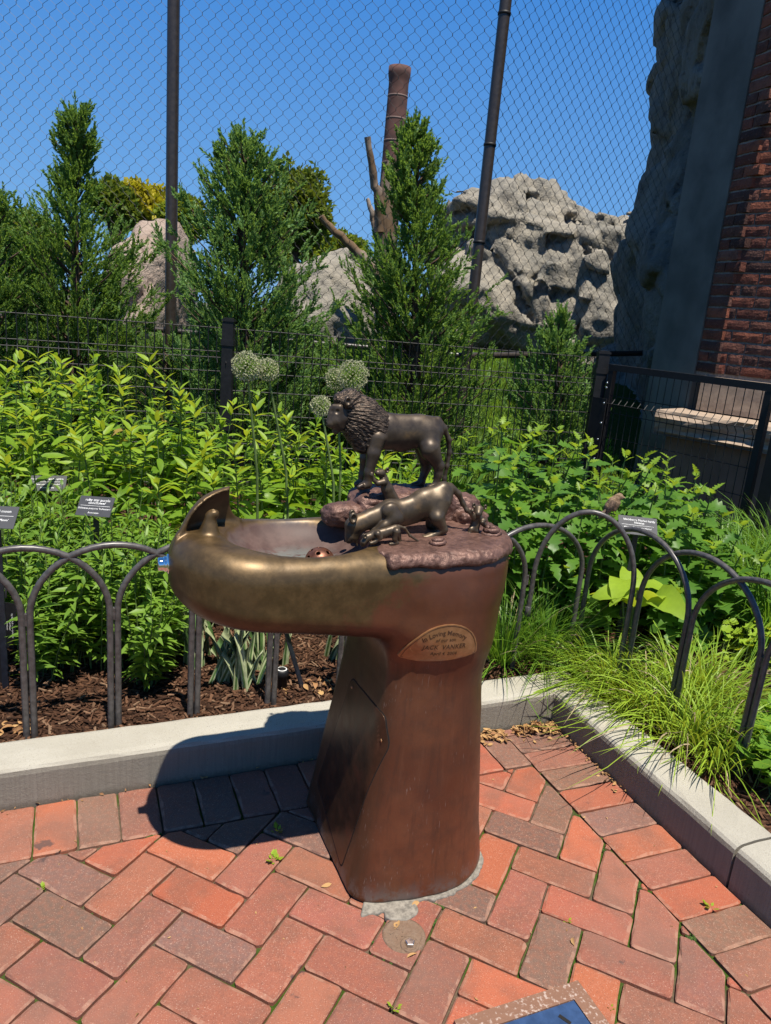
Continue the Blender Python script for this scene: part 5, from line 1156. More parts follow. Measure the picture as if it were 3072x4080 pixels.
PT = [leaf_mesh('phlox_young_leaf', .078, .023, M['phloxtip'], b_, .35, 4, 'lance', .0, k) for k, b_ in enumerate((.1, .4))]
PM = [leaf_mesh('phlox_mid_leaf', .085, .024, M['phloxtip'], b_, .3, 5, 'lance', .02, k) for k, b_ in enumerate((.3, .6))]
M['yellowed'] = leafmat('yellowed_leaf', (.33, .27, .05), (.22, .15, .05), .3, .5, .3)
PY = [leaf_mesh('yellowed_leaf', .10, .030, M['yellowed'], b_, .4, 5, 'lance', .06, 90 + k) for k, b_ in enumerate((.7, 1.3, 1.8))]
def phlox(x, y, h, full=True):
    z0 = float(terr(np.array([x]), np.array([y]))[0]); root = empty('phlox_plant', (x, y, z0), 0, 'leafy green phlox stem with pointed leaves in the dense bed by the fence', 'phlox', 'phlox stems massed in front of the wire fence')
    lx, ly = R_.gauss(0, .05), R_.gauss(-.02, .05); st = MB(); f = lambda t: (lx * t * t, ly * t * t, h * t); st.tube([f(t) for t in (0, .35, .7, 1)], [.004, .0038, .003, .0018], 5, cap=False); st.build('stem', M['stemgreen'], root, True)
    z = h * (.18 if full else .5); a = R_.random() * pi; k = 0
    while z < h - .012:
        u = z / h; sc = (.82 + .35 * sin(pi * min(1, u * 1.05))) * R_.uniform(.85, 1.15); young = u > .90
        for s in (0, pi):
            if young: me = R_.choice(PT); el = R_.uniform(.5, 1.0); sc2 = R_.uniform(.8, 1.15)
            elif u > .80: me = R_.choice(PM); el = R_.uniform(.2, .7); sc2 = sc
            else: me = R_.choice(PY) if R_.random() < .035 else R_.choice(PH); el = R_.uniform(-.25, .5); sc2 = sc * R_.uniform(.72, 1.12)
            put_leaf(me, root, f(u), a + s + R_.gauss(0, .25), el, sc2, R_.gauss(0, .25))
        z += h * (.028 if u > .84 else .052); a += pi / 2 + R_.gauss(0, .2); k += 1
def hedge_top(x):     # outline of the massed phlox, from left to right
    return np.interp(x, [-2.6, -1.9, -1.4, -1.0, -.72, -.5, -.2, .05, .3], [.93, .93, .95, .95, .86, .80, .74, .70, .62])
def foliage_plant(name, x, y, h, nst, nl, L, W, spread, mats, label, cat, group, seed, low=.1, el=(.1, .7), stemr=.0022):
    """many thin stems with narrow leaves as one plant"""
    rg = np.random.default_rng(seed); z0 = float(terr(np.array([x]), np.array([y]))[0]); root = empty(name, (x, y, z0), 0, label, cat, group); st = MB(); fo = MB()
    for k in range(nst):
        a = rg.random() * 2 * pi; r = spread * rg.random() ** .5; b0 = np.array([cos(a), sin(a), 0]) * r * .35; hh_ = h * rg.uniform(.78, 1.06) * (1 - .25 * (r / spread) ** 2); e = np.array([cos(a) * r, sin(a) * r, hh_])
        f = lambda t: b0 + (e - b0) * np.array([t ** 1.4, t ** 1.4, t]); st.tube([f(t) for t in (0, .4, .75, 1)], [stemr * 1.3, stemr * 1.2, stemr, stemr * .6], 4, cap=False)
        t = low + (1 - low) * (np.arange(nl) + rg.random(nl) * .6) / nl; az = np.arange(nl) * pi + np.repeat(rg.random((nl + 1) // 2) * 2 * pi, 2)[:nl] + rg.normal(0, .3, nl); ee = rg.uniform(el[0], el[1], nl) + .6 * (t > .88)
        for ti, ai, ei in zip(t, az, ee):
            p = f(ti); l = L * rg.uniform(.7, 1.2) * (1 if ti < .85 else .7); w_ = W * rg.uniform(.75, 1.2) * (1 if ti < .85 else .7); d = np.array([cos(ai) * cos(ei), sin(ai) * cos(ei), sin(ei)]); sd_ = np.array([-sin(ai), cos(ai), rg.normal(0, .3)]); up = np.cross(d, sd_); dn = np.array([0, 0, -1.0]) * l
            c1 = p + d * l * .35 + dn * .02; c2 = p + d * l * .7 + dn * .10; tip = p + d * l + dn * .24
            V = [p, c1 + sd_ * w_ / 2 + up * w_ * .12, c1, c1 - sd_ * w_ / 2 + up * w_ * .12, c2 + sd_ * w_ * .38 + up * w_ * .1, c2, c2 - sd_ * w_ * .38 + up * w_ * .1, tip]
            fo.add(V, [[0, 2, 1], [0, 3, 2], [4, 5, 7], [5, 6, 7]]); fo.f.append(np.array([[1, 2, 5, 4], [2, 3, 6, 5]]) + fo.n - 8); fo.mi.append(0)
    st.build('stem', M['stemgreen'], root, True); fo.build('foliage', mats, root, True); return root
cnt = 0
for y in (2.86, 3.0, 3.14, 3.28, 3.44, 3.6):
    x = -2.15 - (y - 2.86) * .55
    while x < .30 - (0 if y > 3.0 else .25):
        if not (-.42 < x < -.12 and y < 3.05):
            h = float(hedge_top(x)) * R_.uniform(.86, 1.05) - (.26 if y < 2.9 else .13 if y < 3.05 else .03 if y < 3.2 else 0) * (1 if x < -.6 else .6)
            if x > -.75 and y > 3.3 and R_.random() < .12: x += .1; continue
            if y > 3.4 or (y < 2.9 and False): foliage_plant('phlox_plant', x + R_.gauss(0, .025), y + R_.gauss(0, .03), h, 2, 46, .10, .030, .06, M['phloxj'], 'phlox stem of the back rows, its top against the wire fence', 'phlox', 'phlox stems of the back rows', 400 + cnt, low=.35, el=(-.1, .6), stemr=.003)
            else: phlox(x + R_.gauss(0, .025), y + R_.gauss(0, .03), h, y < 3.2)
            cnt += 1
        x += R_.uniform(.102, .135) + (.012 if y > 3.3 else 0)

k = 0
for (px, py, Y, h) in [(40, 0, 2.32, .56), (120, 0, 2.28, .54), (200, 0, 2.34, .56), (280, 0, 2.36, .57), (345, 0, 2.42, .52), (10, 0, 2.55, .60), (90, 0, 2.55, .60), (170, 0, 2.58, .58), (250, 0, 2.6, .58), (330, 0, 2.66, .58), (400, 0, 2.72, .50), (60, 0, 2.2, .45), (300, 0, 2.24, .40), (-40, 0, 2.4, .58), (-20, 0, 2.7, .62), (110, 0, 2.72, .60)]:
    X = atY(px + 12, 1300, Y)[0]; foliage_plant('coreopsis_plant', X, Y, h, 12, 30, .074, .0165, .16, M['coreo'], 'bushy coreopsis with narrow bright leaves behind the left hoops', 'coreopsis', 'coreopsis plants behind the left hoops', 100 + k, low=.12, el=(.0, .6)); k += 1
for (px, Y, h) in [(470, 2.9, .42), (560, 3.0, .42), (640, 3.15, .40), (700, 3.2, .36), (760, 3.0, .36), (830, 3.1, .38), (590, 2.75, .26)]:
    X = atY(px, 1100, Y)[0]; foliage_plant('coneflower_plant', X, Y, h, 7, 12, .085, .022, .13, M['coreo'], 'young coneflower plant with pointed leaves behind the bowl', 'coneflower', 'coneflower plants behind the bowl', 140 + k, low=.25, el=(-.1, .5)); k += 1

HB = [leaf_mesh('hibiscus_leaf', .140, .092, M['hib'], b_, .16, 10, 'lobed', .02, k) for k, b_ in enumerate((.3, .6, .9, 1.2))]
HT = [leaf_mesh('hibiscus_young_leaf', .075, .046, M['hibtip'], b_, .3, 10, 'lobed', .01, k + 9) for k, b_ in enumerate((.1, .5))]
def hibiscus(x, y, h):
    z0 = float(terr(np.array([x]), np.array([y]))[0]); root = empty('hibiscus_plant', (x, y, z0), 0, 'hardy hibiscus stem with big lobed green leaves right of the fountain', 'hibiscus', 'hibiscus stems right of the fountain')
    lx, ly = R_.gauss(0, .06), R_.gauss(-.03, .06); f = lambda t: (lx * t * t, ly * t * t, h * t); st = MB(); st.tube([f(t) for t in (0, .35, .7, 1)], [.0055, .005, .004, .002], 6, cap=False); st.build('stem', M['stemgreen'], root, True)
    z = h * .12; a = R_.random() * 6
    while z < h:
        u = z / h; yng = u > .9; put_leaf(R_.choice(HT if yng else HB), root, f(u), a, R_.uniform(.5, 1.1) if yng else R_.uniform(-.1, .5), R_.uniform(.8, 1.15) * (.8 if u > .8 else 1), R_.gauss(0, .25)); a += 2.4; z += h * (.022 if yng else .041)
LPX = atZ(1352, 1400, .09)
for y in (2.93, 3.08, 3.25, 3.45, 3.65):
    x = .42 + R_.uniform(0, .1)
    while x < 1.45 + (y - 2.95) * .25:
        if (x - LPX[0]) ** 2 + (y - LPX[1]) ** 2 < .13 ** 2: x += .06; continue
        hz_ = float(np.interp(x, [.4, .8, 1.1, 1.5], [.80, .80, .72, .62])) * R_.uniform(.88, 1.04) - (.14 if y < 3.0 else .06 if y < 3.1 else 0)
        hibiscus(x + R_.gauss(0, .02), y + R_.gauss(0, .03), hz_); x += R_.uniform(.09, .125)
for x, y, h in ((1.22, 2.84, .30), (1.60, 3.0, .42), (.72, 2.86, .34), (.60, 2.9, .40), (.84, 2.84, .30)): hibiscus(x, y, h)

# ---- grasses
def grass_clump(px, py, n, L, r0, label, mat, seed, wd=.0034, droop=1.0, lean=(0, 0), spread=.55, straw=.04, z=.09, cat='sedge', group=None, name='sedge_clump'):
    rg = np.random.default_rng(seed); c = atZ(px, py, z); root = empty(name, c, 0, label, cat, group); a = rg.random(n) * 2 * pi; el = pi / 2 - np.abs(rg.normal(0, spread, n)); l = L * rg.uniform(.55, 1.15, n); m = 7; t = np.linspace(0, 1, m)
    b0 = np.stack([np.cos(a), np.sin(a), 0 * a], -1) * (r0 * rg.random(n) ** .5)[:, None]; d = np.stack([np.cos(a) * np.cos(el) + lean[0], np.sin(a) * np.cos(el) + lean[1], np.sin(el)], -1); d = unit(d)
    hd = unit(np.stack([d[:, 0] + 1e-6, d[:, 1], 0 * a], -1)); dr = droop * rg.uniform(.5, 1.3, n)
    P = b0[:, None] + d[:, None] * (l[:, None] * t)[..., None] + hd[:, None] * (l[:, None] * .28 * dr[:, None] * t ** 2.2)[..., None] - np.array([0, 0, 1.0]) * (l[:, None] * .52 * dr[:, None] * t ** 2.4)[..., None]
    P[..., 2] = np.maximum(P[..., 2], .006 + .02 * rg.random((n, 1)))
    sd_ = np.stack([-hd[:, 1], hd[:, 0], rg.normal(0, .35, n)], -1); w_ = wd * rg.uniform(.6, 1.25, n)[:, None] * np.interp(t, [0, .5, .85, 1], [.8, 1, .6, .05])[None]
    V = np.stack([P + sd_[:, None] * w_[..., None] / 2, P - sd_[:, None] * w_[..., None] / 2], 2).reshape(-1, 3); i = np.arange(n)[:, None] * m * 2; j = np.arange(m - 1)[None] * 2
    F = np.stack([i + j, i + j + 1, i + j + 3, i + j + 2], -1).reshape(-1, 4); sw = np.repeat(rg.random(n) < straw, m - 1)
    mb = MB(); mb.add(V, F[~sw]);
    if sw.any(): mb.f.append(F[sw]); mb.mi.append(1)
    tag(mb.build('blades', [mat, M['straw']], root, True), kind='stuff'); return root
SG = 'sedge tussocks behind the kerb corner'
grass_clump(1085, 1432, 420, .40, .07, 'dark green sedge tussock just right of the pedestal', M['sedge'], 1, droop=.7)
grass_clump(1175, 1425, 420, .42, .08, 'sedge tussock behind the kerb corner, under the double hoop', M['sedge'], 2, droop=.7)
for k, (px, py, n, L, ln) in enumerate([(1300, 1478, 330, .29, (-.22, -.18)), (1385, 1530, 340, .31, (-.22, -.16)), (1470, 1590, 260, .36, (-.05, -.1)), (1475, 1490, 280, .29, (.0, -.05)), (1540, 1530, 260, .36, (.05, -.05)), (1330, 1445, 120, .18, (-.1, -.05)), (1545, 1640, 190, .30, (-.02, -.05))]):
    grass_clump(px, py, n, L, .10, ['bright sedge spilling over the kerb near the corner', 'big bright sedge spilling over the kerb between the hoop feet', 'bright sedge at the foot of the third hoop pair', 'bright sedge behind the big spilling one', 'bright sedge before the ground cover', 'short sedge behind the kerb corner below the lime leaves', 'sparse sedge before the cranesbill leaves'][k], M['sedge2'] if k != 5 else M['sedge'], 10 + k, droop=1.0, lean=ln, spread=.58, straw=.06, wd=.0042)
for k, (px, py, n, L) in enumerate([(1600, 1330, 1000, .64), (1680, 1290, 1000, .68), (1550, 1270, 700, .55), (1660, 1400, 600, .5)]):
    grass_clump(px, py, n, L, .12, ['arching fountain grass at the right edge behind the hoops', 'tall arching grass cut by the right edge', 'arching grass next to the hibiscus', 'lower arching grass at the right edge'][k], M['sedge'], 30 + k, wd=.0056, droop=1.0, spread=.42, straw=.02, cat='ornamental grass', name='grass_clump')
for k, (px, py, n, L) in enumerate([(855, 1175, 170, .52), (915, 1165, 150, .46), (800, 1170, 130, .42), (960, 1150, 120, .48), (735, 1165, 90, .34)]):
    grass_clump(px, py, n, L, .07, ['dark green grass behind the lion, left tuft', 'dark green grass seen under the lion\'s belly', 'grass tuft left of the lion\'s forelegs', 'grass tuft behind the lion\'s tail', 'thin grass tuft behind the cast rock'][k], M['sedge'], 50 + k, wd=.0075, droop=.45, spread=.30, straw=.0, cat='grass tuft', name='grass_tuft')
# variegated iris blades
def iris_fan(px, py, n, h, seed, label):
    rg = np.random.default_rng(seed); c = atZ(px, py, .09); root = empty('iris_clump', c, 0, label, 'iris', 'variegated iris fans behind the kerb')
    for k in range(n):
        l = h * rg.uniform(.55, 1.1); a = rg.uniform(-.38, .38); w_ = rg.uniform(.007, .011); x0 = rg.uniform(-.035, .035); y0 = rg.uniform(-.03, .03); t = np.linspace(0, 1, 7); cx = x0 + np.sin(a) * l * t + np.sign(a) * .05 * l * t ** 3; zc = l * t * cos(a) - .05 * l * t ** 3 * (abs(a) > .25); ww = w_ * np.interp(t, [0, .6, .9, 1], [1, .95, .5, .03]); yw = rg.uniform(-.5, .5)
        V = np.stack([np.stack([cx + ww * q, y0 + yw * ww * q + .03 * t * rg.normal(), zc], -1) for q in (-1, -.45, .35, 1)], 1).reshape(-1, 3); mb = MB(); i = np.arange(6) * 4
        mb.add(V, np.stack([i + 1, i + 2, i + 6, i + 5], 1), 0); mb.f.append(np.concatenate([np.stack([i, i + 1, i + 5, i + 4], 1), np.stack([i + 2, i + 3, i + 7, i + 6], 1)])); mb.mi.append(1); mb.build('blade', [M['iris_g'], M['iris_c']], root, True)
for k, (px, py, n, h) in enumerate([(530, 1490, 12, .26), (470, 1475, 9, .24), (420, 1440, 8, .24), (560, 1455, 9, .28), (600, 1440, 6, .22), (490, 1440, 8, .24), (720, 1425, 6, .22), (450, 1410, 6, .2)]):
    iris_fan(px, py, n, h, 60 + k, ['striped iris fan nearest the kerb', 'striped iris fan left of the nearest', 'striped iris fan beside the coreopsis', 'tall striped iris fan behind the nearest', 'small striped iris fan by the sprinkler', 'striped iris fan at the back', 'striped iris fan beside the pedestal', 'short striped iris fan under the bowl'][k])
# lime green basal leaves, cranesbill
LB = [leaf_mesh('lime_leaf', .20, .105, M['lime_leaf'], b_, .34, 8, 'broad', .035, 70 + k) for k, b_ in enumerate((.5, .9, 1.3))]
c = atZ(1352, 1440, .09); LP = empty('lime_leaf_plant', c, 0, 'plant with large lime green leaves between the right hoops', 'broadleaf plant')
for az, el, sc in ((2.6, .5, 1.15), (3.3, .35, .95), (4.2, .3, 1.0), (5.0, .45, 1.1), (5.9, .35, 1.0), (.4, .5, .9), (1.5, .8, .95), (4.6, .8, .8), (3.8, .75, .85)): put_leaf(R_.choice(LB), LP, (R_.gauss(0, .03), R_.gauss(0, .03), .27 + R_.uniform(-.07, .07)), az, el + .15, sc * 1.0, R_.gauss(0, .2))
st = MB()
for k in range(6): st.tube([(0, 0, 0), (R_.gauss(0, .02), R_.gauss(0, .02), .27)], .004, 5); 
st.build('stem', M['stemgreen'], LP, True)
c = atZ(1480, 1380, .09); LP2 = empty('pale_leaf_plant', c, 0, 'plant with a whorl of long pale green leaves above the sedge', 'broadleaf plant'); LL = [leaf_mesh('pale_leaf', .16, .05, M['lime_leaf'], b_, .15, 5, 'lance', .01, 80 + k) for k, b_ in enumerate((.4, .8))]
b = MB(); b.tube([(0, 0, 0), (0, 0, .24)], .004, 5); b.build('stem', M['stemgreen'], LP2, True)
for k in range(8): put_leaf(R_.choice(LL), LP2, (0, 0, .16 + .012 * k), k * 2.4, R_.uniform(0, .5), R_.uniform(.8, 1.1))
def cover(name, region, n, label, seed, mat, hz=(.03, .13), rs=(.022, .036)):
    rg = np.random.default_rng(seed); mb = MB(); stm = MB(); org = atZ(region[0][0], region[0][1], .09); P = np.array([atZ(*p, .09) for p in region]); m = 0
    while m < n:
        w_ = rg.dirichlet(np.ones(len(P))); p = (w_[:, None] * P).sum(0)
        if (p - C0) @ NR < .155 and (p - C0) @ AY < .155: continue
        z = rg.uniform(*hz); r = rg.uniform(*rs); t = np.arange(30) / 30 * 2 * pi; ph = rg.random() * 6; rad = r * (.62 + .30 * np.abs(np.cos(2.5 * (t - ph))) ** .6 + .08 * np.cos(15 * (t - ph))); tilt = rg.normal(0, .35, 2)
        X = rad * np.cos(t); Yv = rad * np.sin(t); Zv = X * tilt[0] + Yv * tilt[1] + .25 * r * (rad / r) ** 2 + rg.normal(0, .0012, 30); V = np.vstack([np.stack([X, Yv, Zv], -1), [[0, 0, -.002]]]) + (p - org) + [0, 0, z]
        mb.add(V, [[i, (i + 1) % 30, 30] for i in range(30)]); stm.tube([p - org + [rg.normal(0, .02), rg.normal(0, .02), -.01], p - org + [0, 0, z]], .0012, 3, cap=False); m += 1
    root = empty(name, org, 0, label, 'ground cover'); tag(mb.build('leaves', mat, root, True), kind='stuff'); stm.build('stalks', M['stemgreen'], root, True); return root
cover('cranesbill_patch', [(1545, 1640), (1700, 1800), (1760, 1640), (1640, 1560)], 210, 'patch of lobed bright cranesbill leaves at the right kerb', 3, M['cover'])
cover('ground_cover_patch', [(1450, 1400), (1720, 1540), (1760, 1380), (1520, 1330)], 420, 'yellow-green ground cover with small leaves behind the right hoops', 4, M['lime_leaf'], (.03, .17), (.014, .026))
fb = MB(); c = atZ(1562, 1420, .09)
for k in range(40): d = unit(RNG.normal(0, 1, 3)); d[2] = abs(d[2]); blades_diamond(fb, np.array([[0, 0, .15]]) + d * .004, d[None], np.array([.011]), np.array([.005]))
FL = empty('purple_flower', c, 0, 'single small purple flower head above the sedge at the right', 'flower'); fb.build('petals', plain('purple_petal', (.25, .12, .38), .7), FL); b = MB(); b.tube([(0, 0, 0), (.004, 0, .15)], .0014, 5); b.build('stem', M['stemgreen'], FL)

# ---- allium heads on bare stems
M['al1'] = leafmat('allium_floret', (.41, .42, .27), (.36, .40, .22), .2, .5, .3, island=True); M['al2'] = leafmat('allium_stalk', (.22, .33, .07), (.16, .26, .05), .2, .5, .3, island=True)
def allium(px, py, Y, rpx, foot, label):
    s = Y / FPX; c = atY(px, py, Y); f = atY(foot[0], foot[1], Y + foot[2]); zg = .09; rg = np.random.default_rng(int(px)); root = empty('allium_flower', (f[0], f[1], zg), 0, label, 'allium', None); org = np.array([f[0], f[1], zg]); h = c - org
    mid = (f - org) * .6 + h * .4 + np.array([.004, 0, 0]); b = MB(); t = np.linspace(0, 1, 10); Q = np.stack([np.interp(t, [0, .45, 1], [0, mid[k], h[k]]) for k in range(3)], 1); b.tube(Q, np.interp(t, [0, 1], [.0062, .0042]), 8); b.build('stem', M['stemgreen'], root, True)
    n = int(230 * (rpx / 32) ** 1.3); i = np.arange(n) + .5; ph = np.arccos(1 - 2 * i / n); th = pi * (1 + 5 ** .5) * i; d = np.stack([np.cos(th) * np.sin(ph), np.sin(th) * np.sin(ph), np.cos(ph)], -1); R = rpx * s * rg.uniform(.84, 1.03, n); fl = MB(); pd = MB()
    for k in range(n):
        tip = h + d[k] * R[k]; pd.tube([h + d[k] * .004, tip], .0007, 3, cap=False)
        dirs = unit(d[k] * .7 + rg.normal(0, .7, (6, 3))); blades_diamond(fl, np.repeat(tip[None], 6, 0), dirs, np.full(6, .0078), np.full(6, .0042)); e = MB(); fl.box(tip + d[k] * .0015, (.0034,) * 3, rotz(k))
    tag(pd.build('pedicels', M['al2'], root), kind='stuff'); tag(fl.build('florets', M['al1'], root), kind='stuff')
allium(533, 791, 2.75, 31, (566, 1160, .05), 'large pale allium head beside the black fence post'); allium(577, 798, 2.85, 24, (640, 1150, .05), 'smaller allium head touching the large one at the fence post')
allium(762, 811, 2.95, 33, (790, 1120, .0), 'large pale allium head above the bronze lion'); allium(725, 819, 3.02, 22, (740, 1120, .0), 'small yellowish allium head left of the one above the lion'); allium(693, 877, 2.9, 22, (735, 1140, .0), 'small yellowish allium head in front of the lion\'s face')

# ================================================================== LOOSE STUFF
def scatter_chips(n, sample, name, mats, L=(.012, .042), W=(.004, .010), T=(.002, .005), tilt=.35, seed=0):
    rg = np.random.default_rng(seed); P = sample(n, rg); n = len(P); a = rg.random(n) * 2 * pi; l, w_, t = rg.uniform(*L, n), rg.uniform(*W, n), rg.uniform(*T, n); d = unit(np.stack([np.cos(a), np.sin(a), rg.normal(0, tilt, n)], -1)); s = unit(np.stack([-np.sin(a), np.cos(a), rg.normal(0, tilt, n)], -1)); u = np.cross(d, s)
    V = []
    for i, j, k in ((-1, -1, -1), (1, -.7, -1), (1, .6, -1), (-1, 1, -1), (-1, -1, 1), (1, -.7, 1), (1, .6, 1), (-1, 1, 1)): V.append(P + d * (l * i / 2)[:, None] + s * (w_ * j / 2)[:, None] + u * (t * k / 2)[:, None])
    V = np.stack(V, 1).reshape(-1, 3); F = (np.arange(n)[:, None, None] * 8 + np.array([[0, 3, 2, 1], [4, 5, 6, 7], [0, 1, 5, 4], [1, 2, 6, 5], [2, 3, 7, 6], [3, 0, 4, 7]])[None]).reshape(-1, 4); mb = MB(); mb.add(V, F); return tag(mb.build(name, mats), kind='stuff')
g = G('mulch_chip'); r = g.n('NewGeometry').outputs['Random Per Island']; n = g.noise(g.world(), 90, 3)
M['chip'] = g.fin(g.mix(g.math('MULTIPLY', n, .5), g.ramp(r, [(0, (.035, .018, .012)), (.45, (.10, .048, .028)), (.8, (.19, .095, .055)), (1, (.30, .19, .12))]), (.03, .018, .012)), .95, 0, None, .1)
def bed_pts(x0, x1, y0, y1):
    def f(n, rg):
        P = np.stack([rg.uniform(x0, x1, n), rg.uniform(y0, y1, n), np.zeros(n)], -1); k = ((P - C0) @ AY > .15) | ((P - C0) @ NR > .155); P = P[k]; P[:, 2] = terr(P[:, 0], P[:, 1]) + rg.uniform(0, .010, len(P)); return P
    return f
tag(scatter_chips(15000, bed_pts(-1.5, .75, 1.55, 3.2), 'mulch_chips', M['chip'], seed=1), 'brown bark chips spread over the planting bed')
scatter_chips(3500, bed_pts(.7, 1.8, 1.7, 3.6), 'mulch_chips', M['chip'], seed=2)
g = G('dry_leaf'); r = g.n('NewGeometry').outputs['Random Per Island']; M['dry'] = g.fin(g.ramp(r, [(0, (.20, .10, .045)), (.4, (.38, .20, .08)), (.75, (.50, .31, .13)), (1, (.30, .14, .06))]), .75, 0, None, .25)
def dry_leaves(name, pts, label, seed, L=(.018, .034), kind='stuff', z0=.004):
    rg = np.random.default_rng(seed); mb = MB(); org = np.array([*pts[0][:2], 0.0])
    for p in pts:
        l = rg.uniform(*L); w_ = l * rg.uniform(.3, .48); a = rg.random() * 6.3; tl = rg.normal(0, .4); t = np.linspace(0, 1, 5); cu = rg.uniform(-1.2, 1.2); ww = w_ * np.sin(pi * t ** .8); X = (t - .5) * l; Zc = cu * l * (t - .5) ** 2
        V = np.stack([np.stack([X, ww * q, Zc + abs(q) * ww * rg.uniform(-.2, .9)], -1) for q in (-.5, 0, .5)], 1).reshape(-1, 3); V = V @ rotx(tl).T @ rotz(a).T; V[:, 2] += -V[:, 2].min() + p[2]; V[:, :2] += np.array(p[:2]) - org[:2]
        i = np.arange(4) * 3; mb.add(V, np.concatenate([np.stack([i, i + 1, i + 4, i + 3], 1), np.stack([i + 1, i + 2, i + 5, i + 4], 1)]))
    o = mb.build(name, M['dry'], None, True, org); return tag(o, label, None if kind else 'leaf', kind=kind)
rg = np.random.default_rng(4)
def pile(cx, cy, n, sx, sy, h): return [(*(C0 + AX * u + AY * v_)[:2], max(0.002, h * (1 - abs(u - cx) / sx) * rg.random())) for u, v_ in zip(rg.uniform(cx - sx, cx + sx, n), cy - np.abs(rg.normal(0, sy, n)))]
dry_leaves('dry_leaves', pile(-.085, -.012, 150, .095, .032, .022), 'pile of dry tan leaves in the inner kerb corner', 5)
dry_leaves('dry_leaves', pile(-.275, -.012, 110, .065, .026, .020), 'pile of dry tan leaves against the back kerb right of the pedestal', 6)
dry_leaves('dry_leaves', [(*(C0 + DR * t - NR * abs(rg.normal(0, .02)))[:2], .002 + .004 * rg.random()) for t in rg.uniform(.05, .42, 40)], 'scattered dry leaves along the foot of the right kerb', 7, (.010, .022))
dry_leaves('dry_leaves', [(*(C0 - AX * t - AY * abs(rg.normal(0, .006)))[:2], .002) for t in rg.uniform(.7, 1.9, 30)], 'dry leaf bits along the foot of the back kerb', 8, (.008, .016))
dry_leaves('dry_leaves', [(*atZ(rg.uniform(-30, 1660), rg.uniform(1620, 2200))[:2], .0005) for _ in range(60)], 'a few tiny leaf scraps on the paving', 9, (.005, .011), z0=.0)
dry_leaves('dry_leaves', [(*atZ(rg.uniform(640, 720), rg.uniform(1470, 1505), .1)[:2], .10 + .01 * rg.random()) for _ in range(16)] + [(*atZ(rg.uniform(585, 640), rg.uniform(1475, 1500), .1)[:2], .10) for _ in range(10)] + [(*atZ(rg.uniform(0, 60), rg.uniform(1560, 1592), .1)[:2], .10) for _ in range(14)], 'dry leaves lying in the mulch', 10, (.02, .045))
for k, (px, py, lab) in enumerate([(898, 1955, 'dry brown leaf propped by the pedestal foot'), (858, 2000, 'small yellow leaf left of the valve cover'), (890, 2066, 'curled yellow leaf on the valve cover'), (1135, 1577, 'pale yellow leaf between the two leaf piles'), (705, 1915, 'small yellow leaf left of the pedestal foot'), (1236, 2035, 'dry orange leaf in a paving joint')]):
    o = dry_leaves('fallen_leaf', [(*atZ(px, py)[:2], .002)], lab, 20 + k, (.026, .034), None)
# weeds and moss in the joints
def weed(px, py, n, r, label):
    rg = np.random.default_rng(int(px)); c = atZ(px, py, -.004); root = empty('weed', c, 0, label, 'weed'); mb = MB()
    for k in range(n):
        a = rg.random() * 6.3; l = r * rg.uniform(.5, 1); e = rg.uniform(.2, .9); d = np.array([cos(a) * cos(e), sin(a) * cos(e), sin(e)]); s = np.array([-sin(a), cos(a), 0]); p0 = d * l * .35; V = [d * .0, p0 + s * l * .02, p0 + d * l * .3 + s * l * .2, p0 + d * l * .65, p0 + d * l * .3 - s * l * .2, p0 - s * l * .02]; mb.add(V, [[0, 1, 5], [1, 2, 5], [2, 4, 5], [2, 3, 4]])
    mb.build('leaves', M['lime_leaf'], root)
for a in [(590, 1860, 16, .034, 'bright weed in the joint left of the pedestal'), (600, 1798, 14, .034, 'weed in the shade of the bowl'), (88, 1922, 8, .02, 'tiny weed in a joint at the left'), (852, 2178, 10, .022, 'small weed in a joint near the bottom edge'), (880, 2032, 5, .012, 'tiny weed at the valve cover'), (1535, 1962, 9, .03, 'weed at the foot of the right kerb'), (42, 1588, 16, .05, 'light green weed in the mulch at the left'), (410, 1500, 14, .05, 'low weed beside the coreopsis'), (1225, 1992, 6, .016, 'sprig in a joint at the lower right'), (1318, 2180, 7, .016, 'sprig beside the blue box')]: weed(*a)
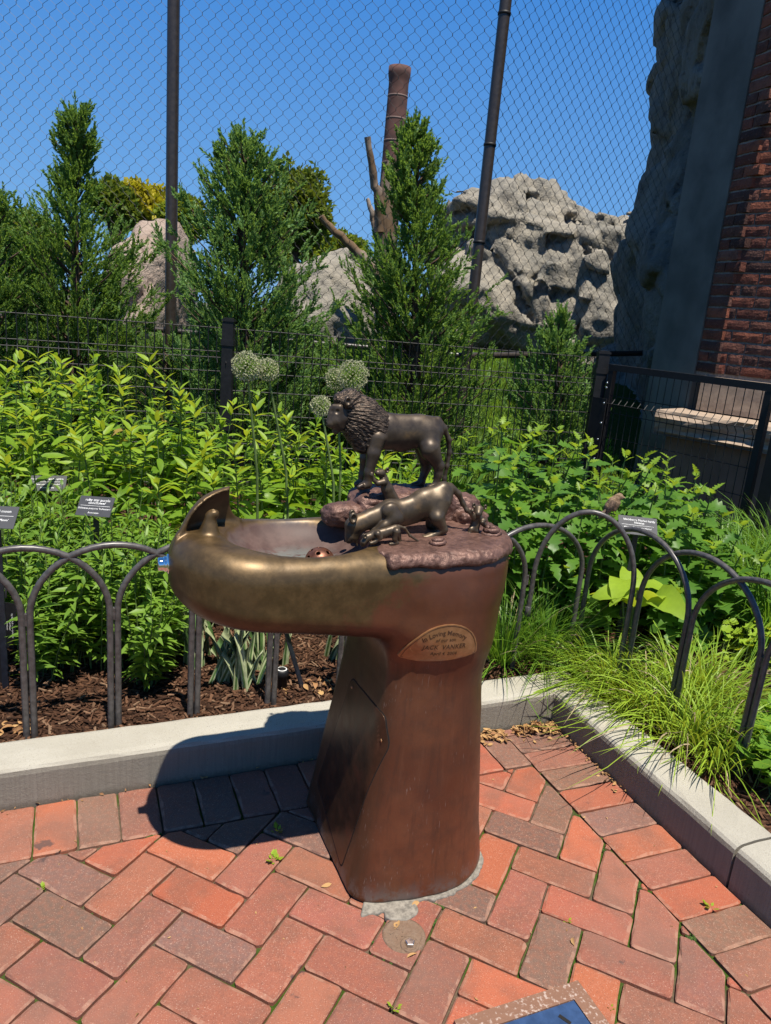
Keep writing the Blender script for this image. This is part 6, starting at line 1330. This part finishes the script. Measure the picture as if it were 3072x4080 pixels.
M['moss'] = plain('moss_green', (.045, .09, .008), 1.0, nscale=200, namp=.6, bump=1.0)
mb = MB(); rg = np.random.default_rng(12)
for (px, py, n, rx, ry) in [(945, 1955, 150, 22, 8), (1010, 1912, 130, 16, 10), (930, 1985, 90, 12, 16), (640, 1800, 60, 60, 20), (330, 1810, 90, 18, 12), (190, 1960, 60, 120, 40), (850, 2035, 50, 60, 50), (888, 2075, 60, 10, 8), (1300, 1835, 30, 8, 6), (1380, 1915, 30, 8, 10), (1490, 2030, 40, 12, 10)]:
    for k in range(n):
        p = atZ(px + rg.normal(0, rx * .5), py + rg.normal(0, ry * .5), -.007); r = rg.uniform(.002, .005); mb.lathe([(r, -.004), (r * .8, r * .5), (.0001, r * .8)], 5, p)
tag(mb.build('moss', M['moss']), 'green moss tufts in the paving joints', kind='stuff')
# lawn blades
rg = np.random.default_rng(9); n = 26000; P = np.stack([rg.uniform(-.6, 1.95, n), 4.95 + 5.2 * rg.random(n), np.zeros(n)], -1); P[:, 2] = terr(P[:, 0], P[:, 1]) - .005; d = unit(np.stack([rg.normal(0, .35, n), rg.normal(0, .35, n), np.ones(n)], -1)); RNG = rg; mb = MB(); blades_diamond(mb, P, d, rg.uniform(.05, .11, n), rg.uniform(.006, .012, n)); tag(mb.build('lawn_grass', M['lawnblade']), 'bright lawn grass on the bank below the rocks', kind='stuff')

# all surfaces a shade darker: the picture is exposed for that
for m in bpy.data.materials:
    if not m.use_nodes or m.name in ('chrome', 'bare_steel', 'label_white'): continue
    for nd in list(m.node_tree.nodes):
        if nd.type in ('BSDF_PRINCIPLED', 'BSDF_TRANSLUCENT'):
            sk = nd.inputs[0]; mx = m.node_tree.nodes.new('ShaderNodeMix'); mx.data_type = 'RGBA'; mx.blend_type = 'MULTIPLY'; mx.inputs[0].default_value = 1.0; mx.inputs[7].default_value = (.78, .78, .78, 1)
            if sk.links: m.node_tree.links.new(sk.links[0].from_socket, mx.inputs[6])
            else: mx.inputs[6].default_value = sk.default_value[:]
            m.node_tree.links.new(mx.outputs[2], sk)
